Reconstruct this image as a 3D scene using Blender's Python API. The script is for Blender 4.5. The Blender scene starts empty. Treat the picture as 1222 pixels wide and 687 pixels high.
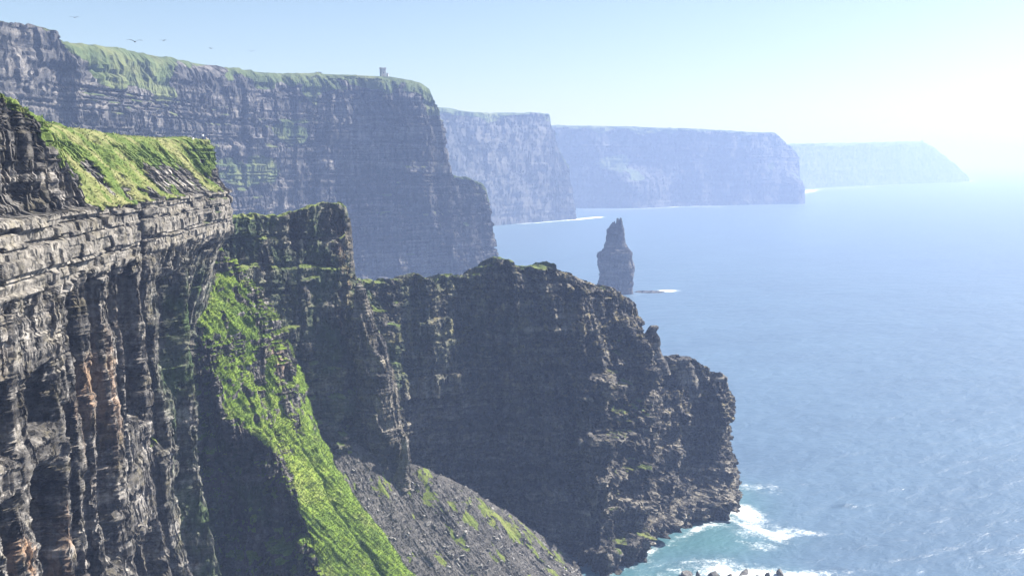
import bpy, bmesh, math, random
import numpy as np
from mathutils import Vector

# ------------------------------------------------------------------ camera, sky, sun, exposure
SC = bpy.context.scene
COL = SC.collection
CAM_H = 150.0
PITCH = math.radians(7.9)
F = 1100.0                       # focal length in photo pixels (photo 1222 wide)
cd = bpy.data.cameras.new('camera')
cd.sensor_width = 36.0
cd.lens = 36.0 * F / 1222.0
cd.clip_start = 1.0
cd.clip_end = 80000.0
cam = bpy.data.objects.new('camera', cd)
COL.objects.link(cam)
cam.location = (0, 0, CAM_H)
cam.rotation_euler = (math.pi / 2 - PITCH, 0, 0)
SC.camera = cam

SUN_AZ, SUN_EL = 67.0, 42.0      # degrees right of the view direction, above the horizon
world = bpy.data.worlds.new('World')
SC.world = world
world.use_nodes = True
wn = world.node_tree.nodes
sky = wn.new('ShaderNodeTexSky')
sky.sky_type = 'NISHITA'
sky.sun_disc = False
sky.sun_elevation = math.radians(SUN_EL)
sky.sun_rotation = math.radians(SUN_AZ)
sky.altitude = 100
sky.air_density = 1.0
sky.dust_density = 1.3
sky.ozone_density = 1.8
world.node_tree.links.new(sky.outputs[0], wn['Background'].inputs[0])
wn['Background'].inputs[1].default_value = 0.05
sl = bpy.data.lights.new('sun', 'SUN')
sl.energy = 5.0
sl.angle = math.radians(0.5)
sl.color = (1.0, 0.95, 0.88)
sun = bpy.data.objects.new('sun', sl)
COL.objects.link(sun)
_a, _e = math.radians(SUN_AZ), math.radians(SUN_EL)
SUN_DIR = Vector((math.sin(_a) * math.cos(_e), math.cos(_a) * math.cos(_e), math.sin(_e)))
sun.rotation_euler = SUN_DIR.to_track_quat('Z', 'Y').to_euler()
sun.location = SUN_DIR * 500
SC.view_settings.view_transform = 'Standard'
SC.view_settings.look = 'None'
SC.view_settings.exposure = 1.68
SC.view_settings.gamma = 1.0
SC.cycles.volume_bounces = 1
SC.cycles.max_bounces = 5
SC.cycles.diffuse_bounces = 2

HAZE_DENSITY = 0.00028

# ------------------------------------------------------------------ helpers: camera rays to world points
cP, sP = math.cos(PITCH), math.sin(PITCH)
def ray(px, py):
    a = (px - 611.0) / F
    b = -(py - 343.5) / F
    return np.array([a, cP + b * sP, -sP + b * cP])
def at(px, py, D):
    """world point seen at a photo pixel, D metres ahead (along +Y)"""
    d = ray(px, py)
    return np.array([0, 0, CAM_H]) + d * (D / d[1])
def atz(px, py, z):
    d = ray(px, py)
    return np.array([0, 0, CAM_H]) + d * ((z - CAM_H) / d[2])
def atx(px, D, z):
    """world point in the photo column px at distance D and height z"""
    c = D * cP + (CAM_H - z) * sP
    return np.array([(px - 611.0) / F * c, D, z])

# ------------------------------------------------------------------ noise
def _h(x, y, z, seed):
    h = (x.astype(np.int64) * 374761393 + y.astype(np.int64) * 668265263 + z.astype(np.int64) * 2147483647 + seed * 1274126177) & 0xffffffff
    h = ((h ^ (h >> 13)) * 1274126177) & 0xffffffff
    h = ((h ^ (h >> 16)) * 2246822519) & 0xffffffff
    return ((h ^ (h >> 15)) & 0xffffff).astype(np.float32) / 16777215.0
def rnd(a, b=0, seed=0):
    a = np.asarray(a); b = np.broadcast_to(np.asarray(b), a.shape)
    return _h(a, b, np.zeros_like(a), seed)
def vn(x, y, z, seed=0):
    xi, yi, zi = np.floor(x), np.floor(y), np.floor(z)
    fx, fy, fz = x - xi, y - yi, z - zi
    fx = fx * fx * (3 - 2 * fx); fy = fy * fy * (3 - 2 * fy); fz = fz * fz * (3 - 2 * fz)
    xi = xi.astype(np.int64); yi = yi.astype(np.int64); zi = zi.astype(np.int64)
    r = 0
    for dz in (0, 1):
        wz = fz if dz else 1 - fz
        for dy in (0, 1):
            wy = fy if dy else 1 - fy
            a = _h(xi, yi + dy, zi + dz, seed); b = _h(xi + 1, yi + dy, zi + dz, seed)
            r = r + wz * wy * (a + (b - a) * fx)
    return r
from concurrent.futures import ThreadPoolExecutor
POOL = ThreadPoolExecutor(4)
def threaded(f):
    def g(x, y, z, *a, **k):
        x, y, z = np.broadcast_arrays(x, y, z)
        if x.ndim < 1 or x.size < 20000: return f(x, y, z, *a, **k)
        n = x.shape[0]; cut = [n * i // 8 for i in range(9)]
        r = POOL.map(lambda i: f(x[cut[i]:cut[i+1]], y[cut[i]:cut[i+1]], z[cut[i]:cut[i+1]], *a, **k), range(8))
        return np.concatenate(list(r))
    return g
@threaded
def fbm(x, y, z, octv=4, seed=0, gain=0.5):
    s = 0; a = 1; n = 0
    for i in range(octv):
        s = s + a * (vn(x, y, z, seed + i * 17) * 2 - 1); n += a
        x, y, z = x * 2.03 + 11.3, y * 2.03 + 5.1, z * 2.03 + 7.7
        a *= gain
    return s / n
@threaded
def ridge(x, y, z, octv=3, seed=0):
    s = 0; a = 1; n = 0
    for i in range(octv):
        s = s + a * (1 - np.abs(vn(x, y, z, seed + i * 17) * 2 - 1)); n += a
        x, y, z = x * 2.03 + 3.3, y * 2.03 + 5.1, z * 2.03 + 1.7
        a *= 0.5
    return s / n
def sst(a, b, x):
    t = np.clip((x - a) / (b - a), 0, 1)
    return t * t * (3 - 2 * t)

_BC = {}
def bounds(seed, wmin, wmax, lo=-400, hi=2600):
    k = (seed, wmin, wmax, lo, hi)
    if k not in _BC:
        r = np.random.RandomState(seed)
        n = int((hi - lo) / (0.5 * (wmin + wmax))) + 10
        _BC[k] = lo + np.cumsum(wmin + (wmax - wmin) * r.rand(n) ** 1.6)
    return _BC[k]
def cells(s, seed, wmin, wmax):
    b = bounds(seed, wmin, wmax)
    i = np.clip(np.searchsorted(b, s), 1, len(b) - 1)
    d = np.minimum(s - b[i - 1], b[i] - s)
    return i, d

def blocky(s, z, sc=1.0, seed=0, dip=0.02, bed=0.75):
    """jointed, bedded rock relief, about -1..1; s along the face, z height (metres)"""
    zz = z + dip * s + 0.25 * sc * fbm(s / (9 * sc), z / (9 * sc), 0 * z, 2, seed + 3)
    k, dk = cells(zz, seed + 1, 0.35 * sc, 1.9 * sc)
    ss = s + 0.5 * sc * fbm(s / (4 * sc), z / (3 * sc), 0 * z, 3, seed + 5)
    c1, d1 = cells(ss, seed + 2, 1.6 * sc, 5.5 * sc)
    seg, _ = cells(z + 9 * rnd(c1, 0, seed + 4), seed + 6, 2.5 * sc, 9 * sc)
    c2, d2 = cells(ss + 13 * rnd(k, 1, seed + 7), seed + 8, 0.5 * sc, 2.6 * sc)
    v = 0.95 * (rnd(c1, seg, seed + 9) - 0.5) + 0.6 * (rnd(c2, k, seed + 10) - 0.5) + bed * (rnd(k, 2, seed + 11) - 0.5)
    v = v - 0.6 * bed * (dk < 0.12 * sc) * (fbm(s / (6 * sc), z / (2 * sc), 0 * z, 2, seed + 12) > -0.1) - 0.35 * (d2 < 0.10 * sc) - 0.5 * (d1 < 0.13 * sc)
    return v

# ------------------------------------------------------------------ lofted grids
def _interp_u(C, t, tn):
    """Catmull style cubic along axis 0, C (n, ...), t params, tn new params"""
    n = len(t)
    m = np.zeros_like(C)
    for i in range(n):
        a, b = max(i - 1, 0), min(i + 1, n - 1)
        m[i] = (C[b] - C[a]) / (t[b] - t[a])
    # limit the tangents so that steps in the rim stay crisp
    for i in range(n - 1):
        d = (C[i + 1] - C[i]) / (t[i + 1] - t[i])
        lim = 2.5 * np.abs(d) + 1e-9
        m[i] = np.clip(m[i], -lim, lim); m[i + 1] = np.clip(m[i + 1], -lim, lim)
    i = np.clip(np.searchsorted(t, tn, side='right') - 1, 0, n - 2)
    h = (t[i + 1] - t[i]); x = (tn - t[i]) / h
    sh = (-1,) + (1,) * (C.ndim - 1)
    x = x.reshape(sh); h = h.reshape(sh)
    return ((2*x**3-3*x**2+1) * C[i] + (x**3-2*x**2+x) * h * m[i] + (-2*x**3+3*x**2) * C[i+1] + (x**3-x**2) * h * m[i+1])
def loft(C, du, dv, dense_u=None, dense_v=None):
    C = np.asarray(C, dtype=np.float64)
    nu, nv = C.shape[:2]
    if dense_u is not None: dense_u = (list(dense_u) + [dense_u[-1]] * nu)[:nu - 1]
    if dense_v is not None: dense_v = (list(dense_v) + [dense_v[-1]] * nv)[:nv - 1]
    lu = np.linalg.norm(np.diff(C, axis=0), axis=2).max(axis=1)
    lv = np.linalg.norm(np.diff(C, axis=1), axis=2).mean(axis=0)
    lu = np.maximum(lu, du); lv = np.maximum(lv, dv * 0.5)
    cu = lu / du / (np.ones(nu - 1) if dense_u is None else np.array(dense_u))
    cv = lv / dv / (np.ones(nv - 1) if dense_v is None else np.array(dense_v))
    tu = np.concatenate([[0], np.cumsum(np.maximum(1, np.round(cu)))])
    tv = np.concatenate([[0], np.cumsum(np.maximum(1, np.round(cv)))])
    P = _interp_u(C, tu, np.arange(int(tu[-1]) + 1))
    P = _interp_u(np.swapaxes(P, 0, 1), tv, np.arange(int(tv[-1]) + 1))
    V = np.interp(np.arange(int(tv[-1]) + 1), tv, np.arange(nv))     # control row index of each v
    U = np.interp(np.arange(int(tu[-1]) + 1), tu, np.arange(nu))
    return np.ascontiguousarray(np.swapaxes(P, 0, 1)), U, V
def blur(A, n, axis):
    for _ in range(n):
        s = np.moveaxis(A, axis, 0).copy()
        s[1:-1] = (s[:-2] + 2 * s[1:-1] + s[2:]) / 4
        A = np.moveaxis(s, 0, axis)
    return A
def box_blur(A, r, axis):
    A = np.moveaxis(A, axis, 0); n = A.shape[0]
    for _ in range(2):
        c = np.concatenate([np.zeros((1,) + A.shape[1:]), np.cumsum(A, axis=0)])
        lo = np.maximum(np.arange(n) - r, 0); hi = np.minimum(np.arange(n) + r + 1, n)
        A = (c[hi] - c[lo]) / (hi - lo).reshape((-1,) + (1,) * (A.ndim - 1))
    return np.moveaxis(A, 0, axis)
def normals(P, flip=False):
    gu = np.gradient(P, axis=0); gv = np.gradient(P, axis=1)
    N = np.cross(gu, gv)
    N /= np.linalg.norm(N, axis=2, keepdims=True) + 1e-12
    return -N if flip else N
def respace(P, k=0.5, sm=12, extra=None):
    """redistribute the columns evenly along the displaced face (shared smoothed density)"""
    d = np.linalg.norm(np.diff(P, axis=0), axis=2)
    d = box_blur(d, 45, 1)
    d = d ** k
    cum = np.concatenate([np.zeros((1, P.shape[1])), np.cumsum(d, axis=0)])
    n = P.shape[0]
    out = np.empty_like(P); ex = None if extra is None else np.empty_like(extra)
    ar = np.arange(n)
    for j in range(P.shape[1]):
        t = np.interp(np.linspace(0, cum[-1, j], n), cum[:, j], ar)
        i = np.minimum(t.astype(int), n - 2); f = (t - i)
        out[:, j] = P[i, j] * (1 - f)[:, None] + P[i + 1, j] * f[:, None]
        if extra is not None:
            ex[:, j] = extra[i, j] * (1 - f) + extra[i + 1, j] * f
    return (out, ex) if extra is not None else out
def arc(P):
    d = np.linalg.norm(np.diff(P[:, :, :2], axis=0), axis=2)
    d = blur(d, 30, 1)
    return np.concatenate([np.zeros((1, P.shape[1])), np.cumsum(d, axis=0)])
def horiz(N):
    H = N.copy(); H[..., 2] = 0
    l = np.linalg.norm(H, axis=2, keepdims=True)
    return H / (l + 1e-6) * np.minimum(l * 1.6, 1)

def grid_object(name, P, mat, attrs=None, smooth=False, close=False, kind='structure', flip=False):
    nu, nv = P.shape[:2]
    me = bpy.data.meshes.new(name)
    idx = np.arange(nu * nv).reshape(nu, nv)
    a, b, c, d = idx[:-1, :-1], idx[1:, :-1], idx[1:, 1:], idx[:-1, 1:]
    q = np.stack([a, b, c, d] if not flip else [a, d, c, b], axis=-1).reshape(-1, 4).astype(np.int32)
    if close:
        a, b, c, d = idx[-1, :-1], idx[0, :-1], idx[0, 1:], idx[-1, 1:]
        q = np.concatenate([q, np.stack([a, b, c, d] if not flip else [a, d, c, b], axis=-1).reshape(-1, 4).astype(np.int32)])
    raw_mesh(me, P.reshape(-1, 3), q, smooth)
    for k, v in (attrs or {}).items():
        at_ = me.attributes.new(k, 'FLOAT', 'POINT')
        at_.data.foreach_set('value', np.ascontiguousarray(v, dtype=np.float32).reshape(-1))
    me.materials.append(mat)
    o = bpy.data.objects.new(name, me)
    COL.objects.link(o)
    if kind: o['kind'] = kind
    return o
def raw_mesh(me, V, Fq, smooth=False):
    k = Fq.shape[1]
    me.vertices.add(len(V)); me.vertices.foreach_set('co', np.ascontiguousarray(V, dtype=np.float32).reshape(-1))
    me.loops.add(len(Fq) * k); me.loops.foreach_set('vertex_index', np.ascontiguousarray(Fq, dtype=np.int32).reshape(-1))
    me.polygons.add(len(Fq)); me.polygons.foreach_set('loop_start', np.arange(0, len(Fq) * k, k, dtype=np.int32))
    me.polygons.foreach_set('use_smooth', np.full(len(Fq), smooth))
    me.update(calc_edges=True)

# ------------------------------------------------------------------ materials
class NT:
    def __init__(s, name):
        s.m = bpy.data.materials.new(name); s.m.use_nodes = True
        s.t = s.m.node_tree; s.n = s.t.nodes; s.b = s.n['Principled BSDF']
        s.geo = None
    def link(s, a, b): s.t.links.new(a, b)
    def put(s, sock, v):
        if isinstance(v, bpy.types.NodeSocket): s.link(v, sock)
        elif isinstance(v, (tuple, list)) and len(v) == 3 and sock.type == 'RGBA': sock.default_value = (*v, 1)
        else: sock.default_value = v
    def pos(s, sx=1, sy=1, sz=1):
        if s.geo is None: s.geo = s.n.new('ShaderNodeNewGeometry')
        m = s.n.new('ShaderNodeMapping'); m.inputs['Scale'].default_value = (sx, sy, sz)
        s.link(s.geo.outputs['Position'], m.inputs[0]); return m.outputs[0]
    def noise(s, vec, scale, detail=4, rough=0.5, dist=0):
        n = s.n.new('ShaderNodeTexNoise'); s.link(vec, n.inputs['Vector'])
        n.inputs['Scale'].default_value = scale; n.inputs['Detail'].default_value = detail
        n.inputs['Roughness'].default_value = rough; n.inputs['Distortion'].default_value = dist
        return n.outputs[0]
    def attr(s, name):
        a = s.n.new('ShaderNodeAttribute'); a.attribute_name = name; return a.outputs['Fac']
    def math(s, op, a, b=0.0, clamp=False):
        m = s.n.new('ShaderNodeMath'); m.operation = op; m.use_clamp = clamp
        s.put(m.inputs[0], a); s.put(m.inputs[1], b); return m.outputs[0]
    def ramp(s, fac, stops):
        r = s.n.new('ShaderNodeValToRGB'); s.link(fac, r.inputs[0])
        e = r.color_ramp.elements
        e[0].position, e[1].position = stops[0][0], stops[-1][0]
        e[0].color = (*stops[0][1], 1); e[1].color = (*stops[-1][1], 1)
        for p, c in stops[1:-1]:
            k = e.new(p); k.color = (*c, 1)
        return r.outputs[0]
    def rng(s, v, a, b, c=0.0, d=1.0):
        m = s.n.new('ShaderNodeMapRange'); s.put(m.inputs[0], v)
        for i, x in enumerate((a, b, c, d)): s.put(m.inputs[i + 1], x)
        return m.outputs[0]
    def mix(s, f, a, b, mode='MIX'):
        m = s.n.new('ShaderNodeMix'); m.data_type = 'RGBA'; m.blend_type = mode
        s.put(m.inputs['Factor'], f); s.put(m.inputs['A'], a); s.put(m.inputs['B'], b)
        return m.outputs['Result']
    def bump(s, h, strength=0.5, dist=1.0, normal=None):
        b = s.n.new('ShaderNodeBump'); s.link(h, b.inputs['Height'])
        b.inputs['Strength'].default_value = strength; b.inputs['Distance'].default_value = dist
        if normal is not None: s.link(normal, b.inputs['Normal'])
        return b.outputs[0]

def rock_material(name, dark, mid, light, grass=((.035,.065,.010),(.085,.125,.022),(.18,.18,.06)), sc=1.0, bump=0.5, straw=0.5):
    m = NT(name)
    lam = m.noise(m.pos(0.12/sc, 0.12/sc, 1.6/sc), 1.0, 5, 0.65)             # bedding
    blot = m.noise(m.pos(1, 1, 1), 0.09/sc, 5, 0.6)
    drip = m.noise(m.pos(0.9/sc, 0.9/sc, 0.07/sc), 1.0, 4, 0.6)                # vertical stains
    fine = m.noise(m.pos(1, 1, 1.6), 1.9/sc, 6, 0.7)
    v = m.math('ADD', m.math('MULTIPLY', lam, 0.24), m.math('MULTIPLY', blot, 0.34))
    v = m.math('ADD', v, m.math('MULTIPLY', drip, 0.22))
    v = m.math('ADD', v, m.math('MULTIPLY', fine, 0.20))
    strata = m.noise(m.pos(0.025/sc, 0.025/sc, 0.42/sc), 1.0, 4, 0.6)
    v = m.math('ADD', m.math('MULTIPLY', v, 0.72), m.math('MULTIPLY', strata, 0.28))
    col = m.ramp(v, [(0.40, dark), (0.5, mid), (0.60, light)])
    # pale bed, rust, algae and wet feet from the geometry's own attributes
    pale = m.mix(m.rng(m.math('ADD', m.math('MULTIPLY', m.noise(m.pos(.3,.3,1.2), 1.0/sc, 5, .65), .5), m.math('MULTIPLY', drip, .5)), .3, .65), (0.10,0.092,0.082), (0.32,0.295,0.255))
    col = m.mix(m.attr('band'), col, pale)
    rustc = m.mix(fine, (0.24,0.13,0.075), (0.55,0.36,0.22))
    col = m.mix(m.math('MULTIPLY', m.attr('rust'), m.rng(drip, .38, .52), True), col, rustc)
    lich = m.rng(m.noise(m.pos(1,1,1), 0.28/sc, 5, 0.7), 0.52, 0.64)
    col = m.mix(m.math('MULTIPLY', lich, m.attr('lichen')), col, (0.22, 0.185, 0.095))
    alg = m.rng(m.noise(m.pos(.5,.5,.35), 0.25/sc, 4, 0.6), 0.38, 0.6)
    col = m.mix(m.math('MULTIPLY', alg, m.attr('moss')), col, (0.035, 0.075, 0.012))
    col = m.mix(m.math('MULTIPLY', m.attr('wet'), 0.7), col, (0.03, 0.028, 0.026))
    # grass
    g1 = m.noise(m.pos(1, 1, 0.6), 0.055/sc, 4, 0.6, 0.5)
    g2 = m.noise(m.pos(1, 1, 1), 0.55/sc, 5, 0.7)
    gv = m.math('ADD', m.math('MULTIPLY', g1, 0.45), m.math('MULTIPLY', g2, 0.55))
    gcol = m.ramp(gv, [(0.34, grass[0]), (0.5, grass[1]), (0.66, grass[2])])
    gcol = m.mix(m.attr('straw'), gcol, m.mix(g2, (0.11,0.12,0.035), (0.25,0.24,0.11)))
    edge = m.noise(m.pos(1, 1, 1), 0.8/sc, 5, 0.75)
    gf = m.rng(m.math('ADD', m.attr('grass'), m.math('MULTIPLY', m.math('SUBTRACT', edge, 0.5), 0.9)), 0.44, 0.56)
    col = m.mix(gf, col, gcol)
    m.put(m.b.inputs['Base Color'], col)
    m.put(m.b.inputs['Roughness'], 0.9)
    m.b.inputs['Specular IOR Level'].default_value = 0.25
    hb = m.math('ADD', m.math('MULTIPLY', lam, 0.45), m.math('MULTIPLY', fine, 0.75))
    nrm = m.bump(hb, bump, 0.8*sc)
    def vm(op, a, b):
        v_ = m.n.new('ShaderNodeVectorMath'); v_.operation = op
        for i_, q_ in enumerate((a, b)):
            if isinstance(q_, bpy.types.NodeSocket): m.link(q_, v_.inputs[i_])
            else: v_.inputs[i_].default_value = q_
        return v_
    # angular fracture facets: every cell of broken rock is a tilted plane
    for k_, tilt in ((0.42 / sc, 1.5), (1.25 / sc, 1.1)):
        vo = m.n.new('ShaderNodeTexVoronoi'); vo.inputs['Scale'].default_value = 1.0
        p_ = m.pos(k_ * 1.25, k_ * 1.25, k_ * .8); m.link(p_, vo.inputs['Vector'])
        d_ = vm('SUBTRACT', p_, vo.outputs['Position']).outputs[0]; r_ = vm('SUBTRACT', vo.outputs['Color'], (.5, .5, .5)).outputs[0]
        hgt = m.math('MULTIPLY', vm('DOT_PRODUCT', d_, r_).outputs['Value'], tilt / k_)
        hgt = m.math('MULTIPLY', hgt, m.math('SUBTRACT', 1.0, m.math('MULTIPLY', gf, .85)))
        nrm = m.bump(hgt, 1.0, 1.0, nrm)
        tint = m.rng(m.math('MULTIPLY', vm('DOT_PRODUCT', vo.outputs['Color'], (1, 0, 0)).outputs['Value'], m.math('SUBTRACT', 1.0, gf)), 0, 1, 1.0, .78)
        vmul = vm('MULTIPLY', col, (1, 1, 1)); m.link(tint, vmul.inputs[1]); col = vmul.outputs[0]
    m.put(m.b.inputs['Base Color'], col)
    m.link(nrm, m.b.inputs['Normal'])
    return m.m
def plain(name, col, rough=0.8, var=0.25, scale=3.0):
    m = NT(name)
    n = m.noise(m.pos(), scale, 4, 0.6)
    c = m.mix(n, tuple(x * (1 - var) for x in col), tuple(min(1, x * (1 + var)) for x in col))
    m.put(m.b.inputs['Base Color'], c); m.put(m.b.inputs['Roughness'], rough)
    return m.m

M_NEAR = rock_material('dark_bedded_rock', (.018,.017,.016), (.11,.103,.096), (.50,.465,.42), bump=0.6)
M_MID = rock_material('headland_rock', (.018,.018,.019), (.068,.064,.059), (.38,.345,.28), sc=1.3, bump=0.6)
M_FAR = rock_material('far_cliff_rock', (.022,.022,.025), (.06,.058,.058), (.24,.22,.20), grass=((.03,.05,.015),(.06,.085,.025),(.11,.125,.05)), sc=4.0, bump=0.5)
M_FARTHEST = rock_material('distant_cliff_rock', (.03,.03,.032), (.05,.05,.05), (.10,.095,.09), grass=((.03,.05,.015),(.05,.075,.022),(.09,.11,.04)), sc=8.0, bump=0.2)
M_SCREE = rock_material('scree', (.055,.052,.049), (.095,.09,.085), (.17,.16,.15), grass=((.05,.08,.012),(.10,.14,.02),(.17,.18,.05)), sc=0.5, bump=0.9)

def zeros(P): return np.zeros(P.shape[:2])
def slope_up(P, flip, n=2):
    N = normals(blur(blur(P, n, 0), n, 1), flip)
    return N[..., 2]

# ================================================================== THE NEAR CLIFF
def near_cliff():
    path = [(-60,22),(-62,60),(-64,95),(-66,120),(-68,145),(-70,160),(-70.5,174),(-75,179),(-75.5,186),(-73.5,191),(-74.5,215),(-75,232),(-75.5,246),(-78.5,256),(-86,264),(-100,272),(-135,280),(-200,286)]
    # inland direction for each path point
    path = np.array(path, float)
    tan = np.gradient(path, axis=0); tan /= np.linalg.norm(tan, axis=1, keepdims=True)
    inl = np.stack([-tan[:, 1], tan[:, 0]], 1)          # left of travel = away from the sea
    rows = []
    for i, (p, n) in enumerate(zip(path, inl)):
        Y = p[1]
        g = float(sst(144, 158, Y))
        top = 155.6 + 5.6 * (1 - float(sst(128, 154, Y))) + 1.2 * float(sst(150, 165, Y)) * (1 - float(sst(175, 205, Y)))
        end = float(sst(236, 258, Y))
        so = (1 - g) * 5 + g * (13 * (1 - end) + 3.5 * end)
        low = float(sst(170, 182, Y)) * 0.3
        ex = 10.5 * float(sst(211, 226, Y))
        prof = [(-16 + low + ex, -5), (-5 + low + ex, 50), (-1 + low + ex, 95), (0 + low + ex * .3, 126), (0.0 + low * .6, 130.6), (-0.2, 131.6), (-0.2, 136), (0.0, 141.8), (1.3 + 1.0 * (1 - g), 142.6),
                (0.35 * so + 1, 142.6 + 0.36 * (top - 142.6) + (1 - g) * 3), (0.72 * so + .5, 142.6 + 0.76 * (top - 142.6) + (1 - g) * 2), (so, top - 0.4), (so + 3.5, top), (so + 60, top - 0.8), (so + 500, top - 4)]
        rows.append([(p[0] + n[0] * o, p[1] + n[1] * o, z) for o, z in prof])
    P, U, V = loft(rows, 0.21, 0.27, dense_u=[3, 2.2, 1.4] + [1] * 11 + [1.5, 3, 4], dense_v=[9, 2.5, 1.15, 1, 1, 1, 1, 1, 1, 1, 1, 1, 1.5, 40, 200])
    # deep fins and alcoves below the pale band
    s = arc(P); z = P[..., 2]; Y = P[..., 1]
    N = normals(blur(blur(P, 8, 0), 8, 1)); 
    if N[P.shape[0] // 3, P.shape[1] // 4, 0] < 0: flip = True
    else: flip = False
    if flip: N = -N
    H = horiz(N)
    sw = s + 1.6 * fbm(z / 22, s / 40, 0 * z, 3, 5) + 0.035 * (131 - z)
    nz_ = fbm(s / 3, z / 3, 0 * z, 3, 23)
    rw_ = np.random.RandomState(22); wd_ = np.where(np.arange(260) % 2 == 0, 1.3 + 3.2 * rw_.rand(260) ** 1.5, 2.6 + 6.0 * rw_.rand(260))
    fb = -80 + np.cumsum(wd_)
    def alcoves(sw):
        i = np.clip(np.searchsorted(fb, sw), 1, len(fb) - 1)
        def hh(i):
            t = z / 24.0 + 3 * rnd(i, 0, 61) + 0.12 * nz_; k = np.floor(t); f = sst(.40, .58, t - k); k = k.astype(np.int64)
            def val(k):
                h = rnd(i, k, 62)
                return np.where(i % 2 == 1, np.where(h < .25, 1.2 * h, 2.5 + 6.5 * h), .9 * h)
            a = val(k); return a + (val(k + 1) - a) * f
        fr = (sw - fb[i - 1]) / (fb[i] - fb[i - 1]); tl = lambda j: (rnd(j, 0, 63) - .35) * 1.8
        h0 = hh(i) + tl(i) * (fr - .5); h1 = hh(i - 1) + tl(i - 1) * .5
        e = np.clip((sw - fb[i - 1]) / .35, 0, 1)
        return np.maximum(0, h1 + (h0 - h1) * e)
    def fins(sw, seed, w0, w1, edge, tilt=0.5):
        b = bounds(seed, w0, w1)
        i = np.clip(np.searchsorted(b, sw), 1, len(b) - 1)
        def hh(i):
            t = z / 27.0 + 3 * rnd(i, 0, seed + 1) + 0.10 * nz_; k = np.floor(t); f = sst(.36, .62, t - k); k = k.astype(np.int64)
            a = rnd(i, k, seed + 3); return a + (rnd(i, k + 1, seed + 3) - a) * f
        fr = (sw - b[i - 1]) / (b[i] - b[i - 1]); tl = lambda j: (rnd(j, 0, seed + 6) - .5) * tilt
        h0 = hh(i) + tl(i) * (fr - .5); h1 = hh(i - 1) + tl(i - 1) * .5
        e = np.clip((sw - b[i - 1]) / edge, 0, 1)
        return h1 + (h0 - h1) * e
    f1 = fins(sw, 21, 2.6, 10, 0.35)
    f2 = fins(sw + 1.0 * fbm(z / 6, s / 9, 0 * z, 2, 15), 41, 0.8, 3.6, 0.4, 1.6)
    zt = 130.6 + 4.2 * (rnd(cells(sw, 26, 1.2, 6)[0], 0, 27) - .45)
    below = 1 - sst(zt - .8, zt, z)
    depth = alcoves(sw) + 1.3 * np.clip(f2 - .45, 0, 2)
    # the pale slab on the left stays flush
    sn = 6 * fbm(Y / 9, z / 7, 0 * z, 3, 64)
    slab = (1 - sst(132, 139, Y + sn)) * sst(103, 107, z + sn) * (1 - .7 * sst(111, 113, z + .5 * sn) * (1 - sst(120, 122, z + .5 * sn)) * sst(112, 120, Y + sn))
    depth = depth * (1 - 0.92 * np.clip(slab, 0, 1))
    depth = depth * 1.0
    up = sst(143.2, 144.5, z) * (1 - sst(146, 154, Y) * (1 - sst(232, 242, Y)))
    cleft = sst(176.5, 177.5, Y) * (1 - sst(184, 187, Y)) * (1 - sst(140, 142, z))
    cave = sst(191, 193.5, Y + .12 * (130 - z) * 0) * (1 - sst(211, 212.5, Y)) * (1 - sst(121, 127, z)) * (.8 + .2 * f1)
    depth = np.maximum(depth * (1 - .7 * cleft), 7.5 * cave)
    P = P - H * (5.0 * cleft)[..., None]
    P = P - H * (depth * below)[..., None] - H * (1.3 * f2 * up * (1 - sst(157, 161, z)))[..., None]
    wide = 1.3 * fbm(s / 14, z / 18, 0 * z, 3, 3)
    P += H * (wide * (1 - 0.6 * sst(130, 131, z)))[..., None]
    sa = s.copy()
    P, sa = respace(P, 0.72, 14, sa)
    # second stage: blocks
    z = P[..., 2]; Y = P[..., 1]; s2 = Y - .85 * P[..., 0]
    N = normals(blur(blur(P, 3, 0), 3, 1), flip); H = horiz(N)
    grassreg = sst(141.6, 142.0, z + .5 * fbm(Y / 2, z, 0 * z, 2, 93)) * (sst(149, 155, Y + (z - 142) * 0.2 + 3 * fbm(Y / 5, z / 5, 0 * z, 2, 91)))
    rocky = sst(236, 246, Y + 4 * fbm(s2 / 6, z / 4, 0 * z, 3, 9)) * (1 - sst(153.2, 154.6, z))
    qa = Y - 0.55 * (P[..., 0] + 75)
    patch = sst(0.07, 0.2, fbm(qa / 6, z / 10, 0 * z, 5, 77, .6) + .10 * np.exp(-((Y - 185) / 22) ** 2 - ((z - 147) / 5) ** 2)) * (1 - sst(152, 154.5, z))
    grassreg = grassreg * (1 - rocky) * (1 - patch)
    edge_z = 0
    toprock = np.clip((1 - sst(136, 142, Y)) * (1 - sst(158.6, 159.6, z - 0 * s2)), 0, 1)
    w = (1 - np.clip(grassreg, 0, 1)) * (1 - sst(154.5, 156.5, z) * (1 - (Y < 140)))
    w = w * (1 - sst(12.1, 12.6, V)[None, :])
    fade = (s2 < 1e9)
    B = blocky(s2, z, 1.0, 100)
    zb = z + .25 * fbm(s2 / 11, 0 * z, 0 * z, 2, 301)
    kb = np.searchsorted(np.array([128.0, 129.2, 130.1, 131.0, 132.4, 133.9, 134.6, 136.9, 138.2, 138.8, 140.3, 141.2, 142.0]), zb)
    gap = np.min(np.abs(zb[None] - np.array([133.9, 134.7, 138.2, 140.3])[:, None, None]), axis=0) < .13
    cb1, db1 = cells(s2 + 31 * rnd(kb, 0, 302) + .3 * fbm(s2 / 3, z / 1.5, 0 * z, 2, 303), 304, 2.5, 16)
    cb2, db2 = cells(s2 + 17 * rnd(kb, 0, 305) + .25 * fbm(s2 / 2, z / 1.1, 0 * z, 2, 306), 307, 1.5, 12.0)
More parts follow.
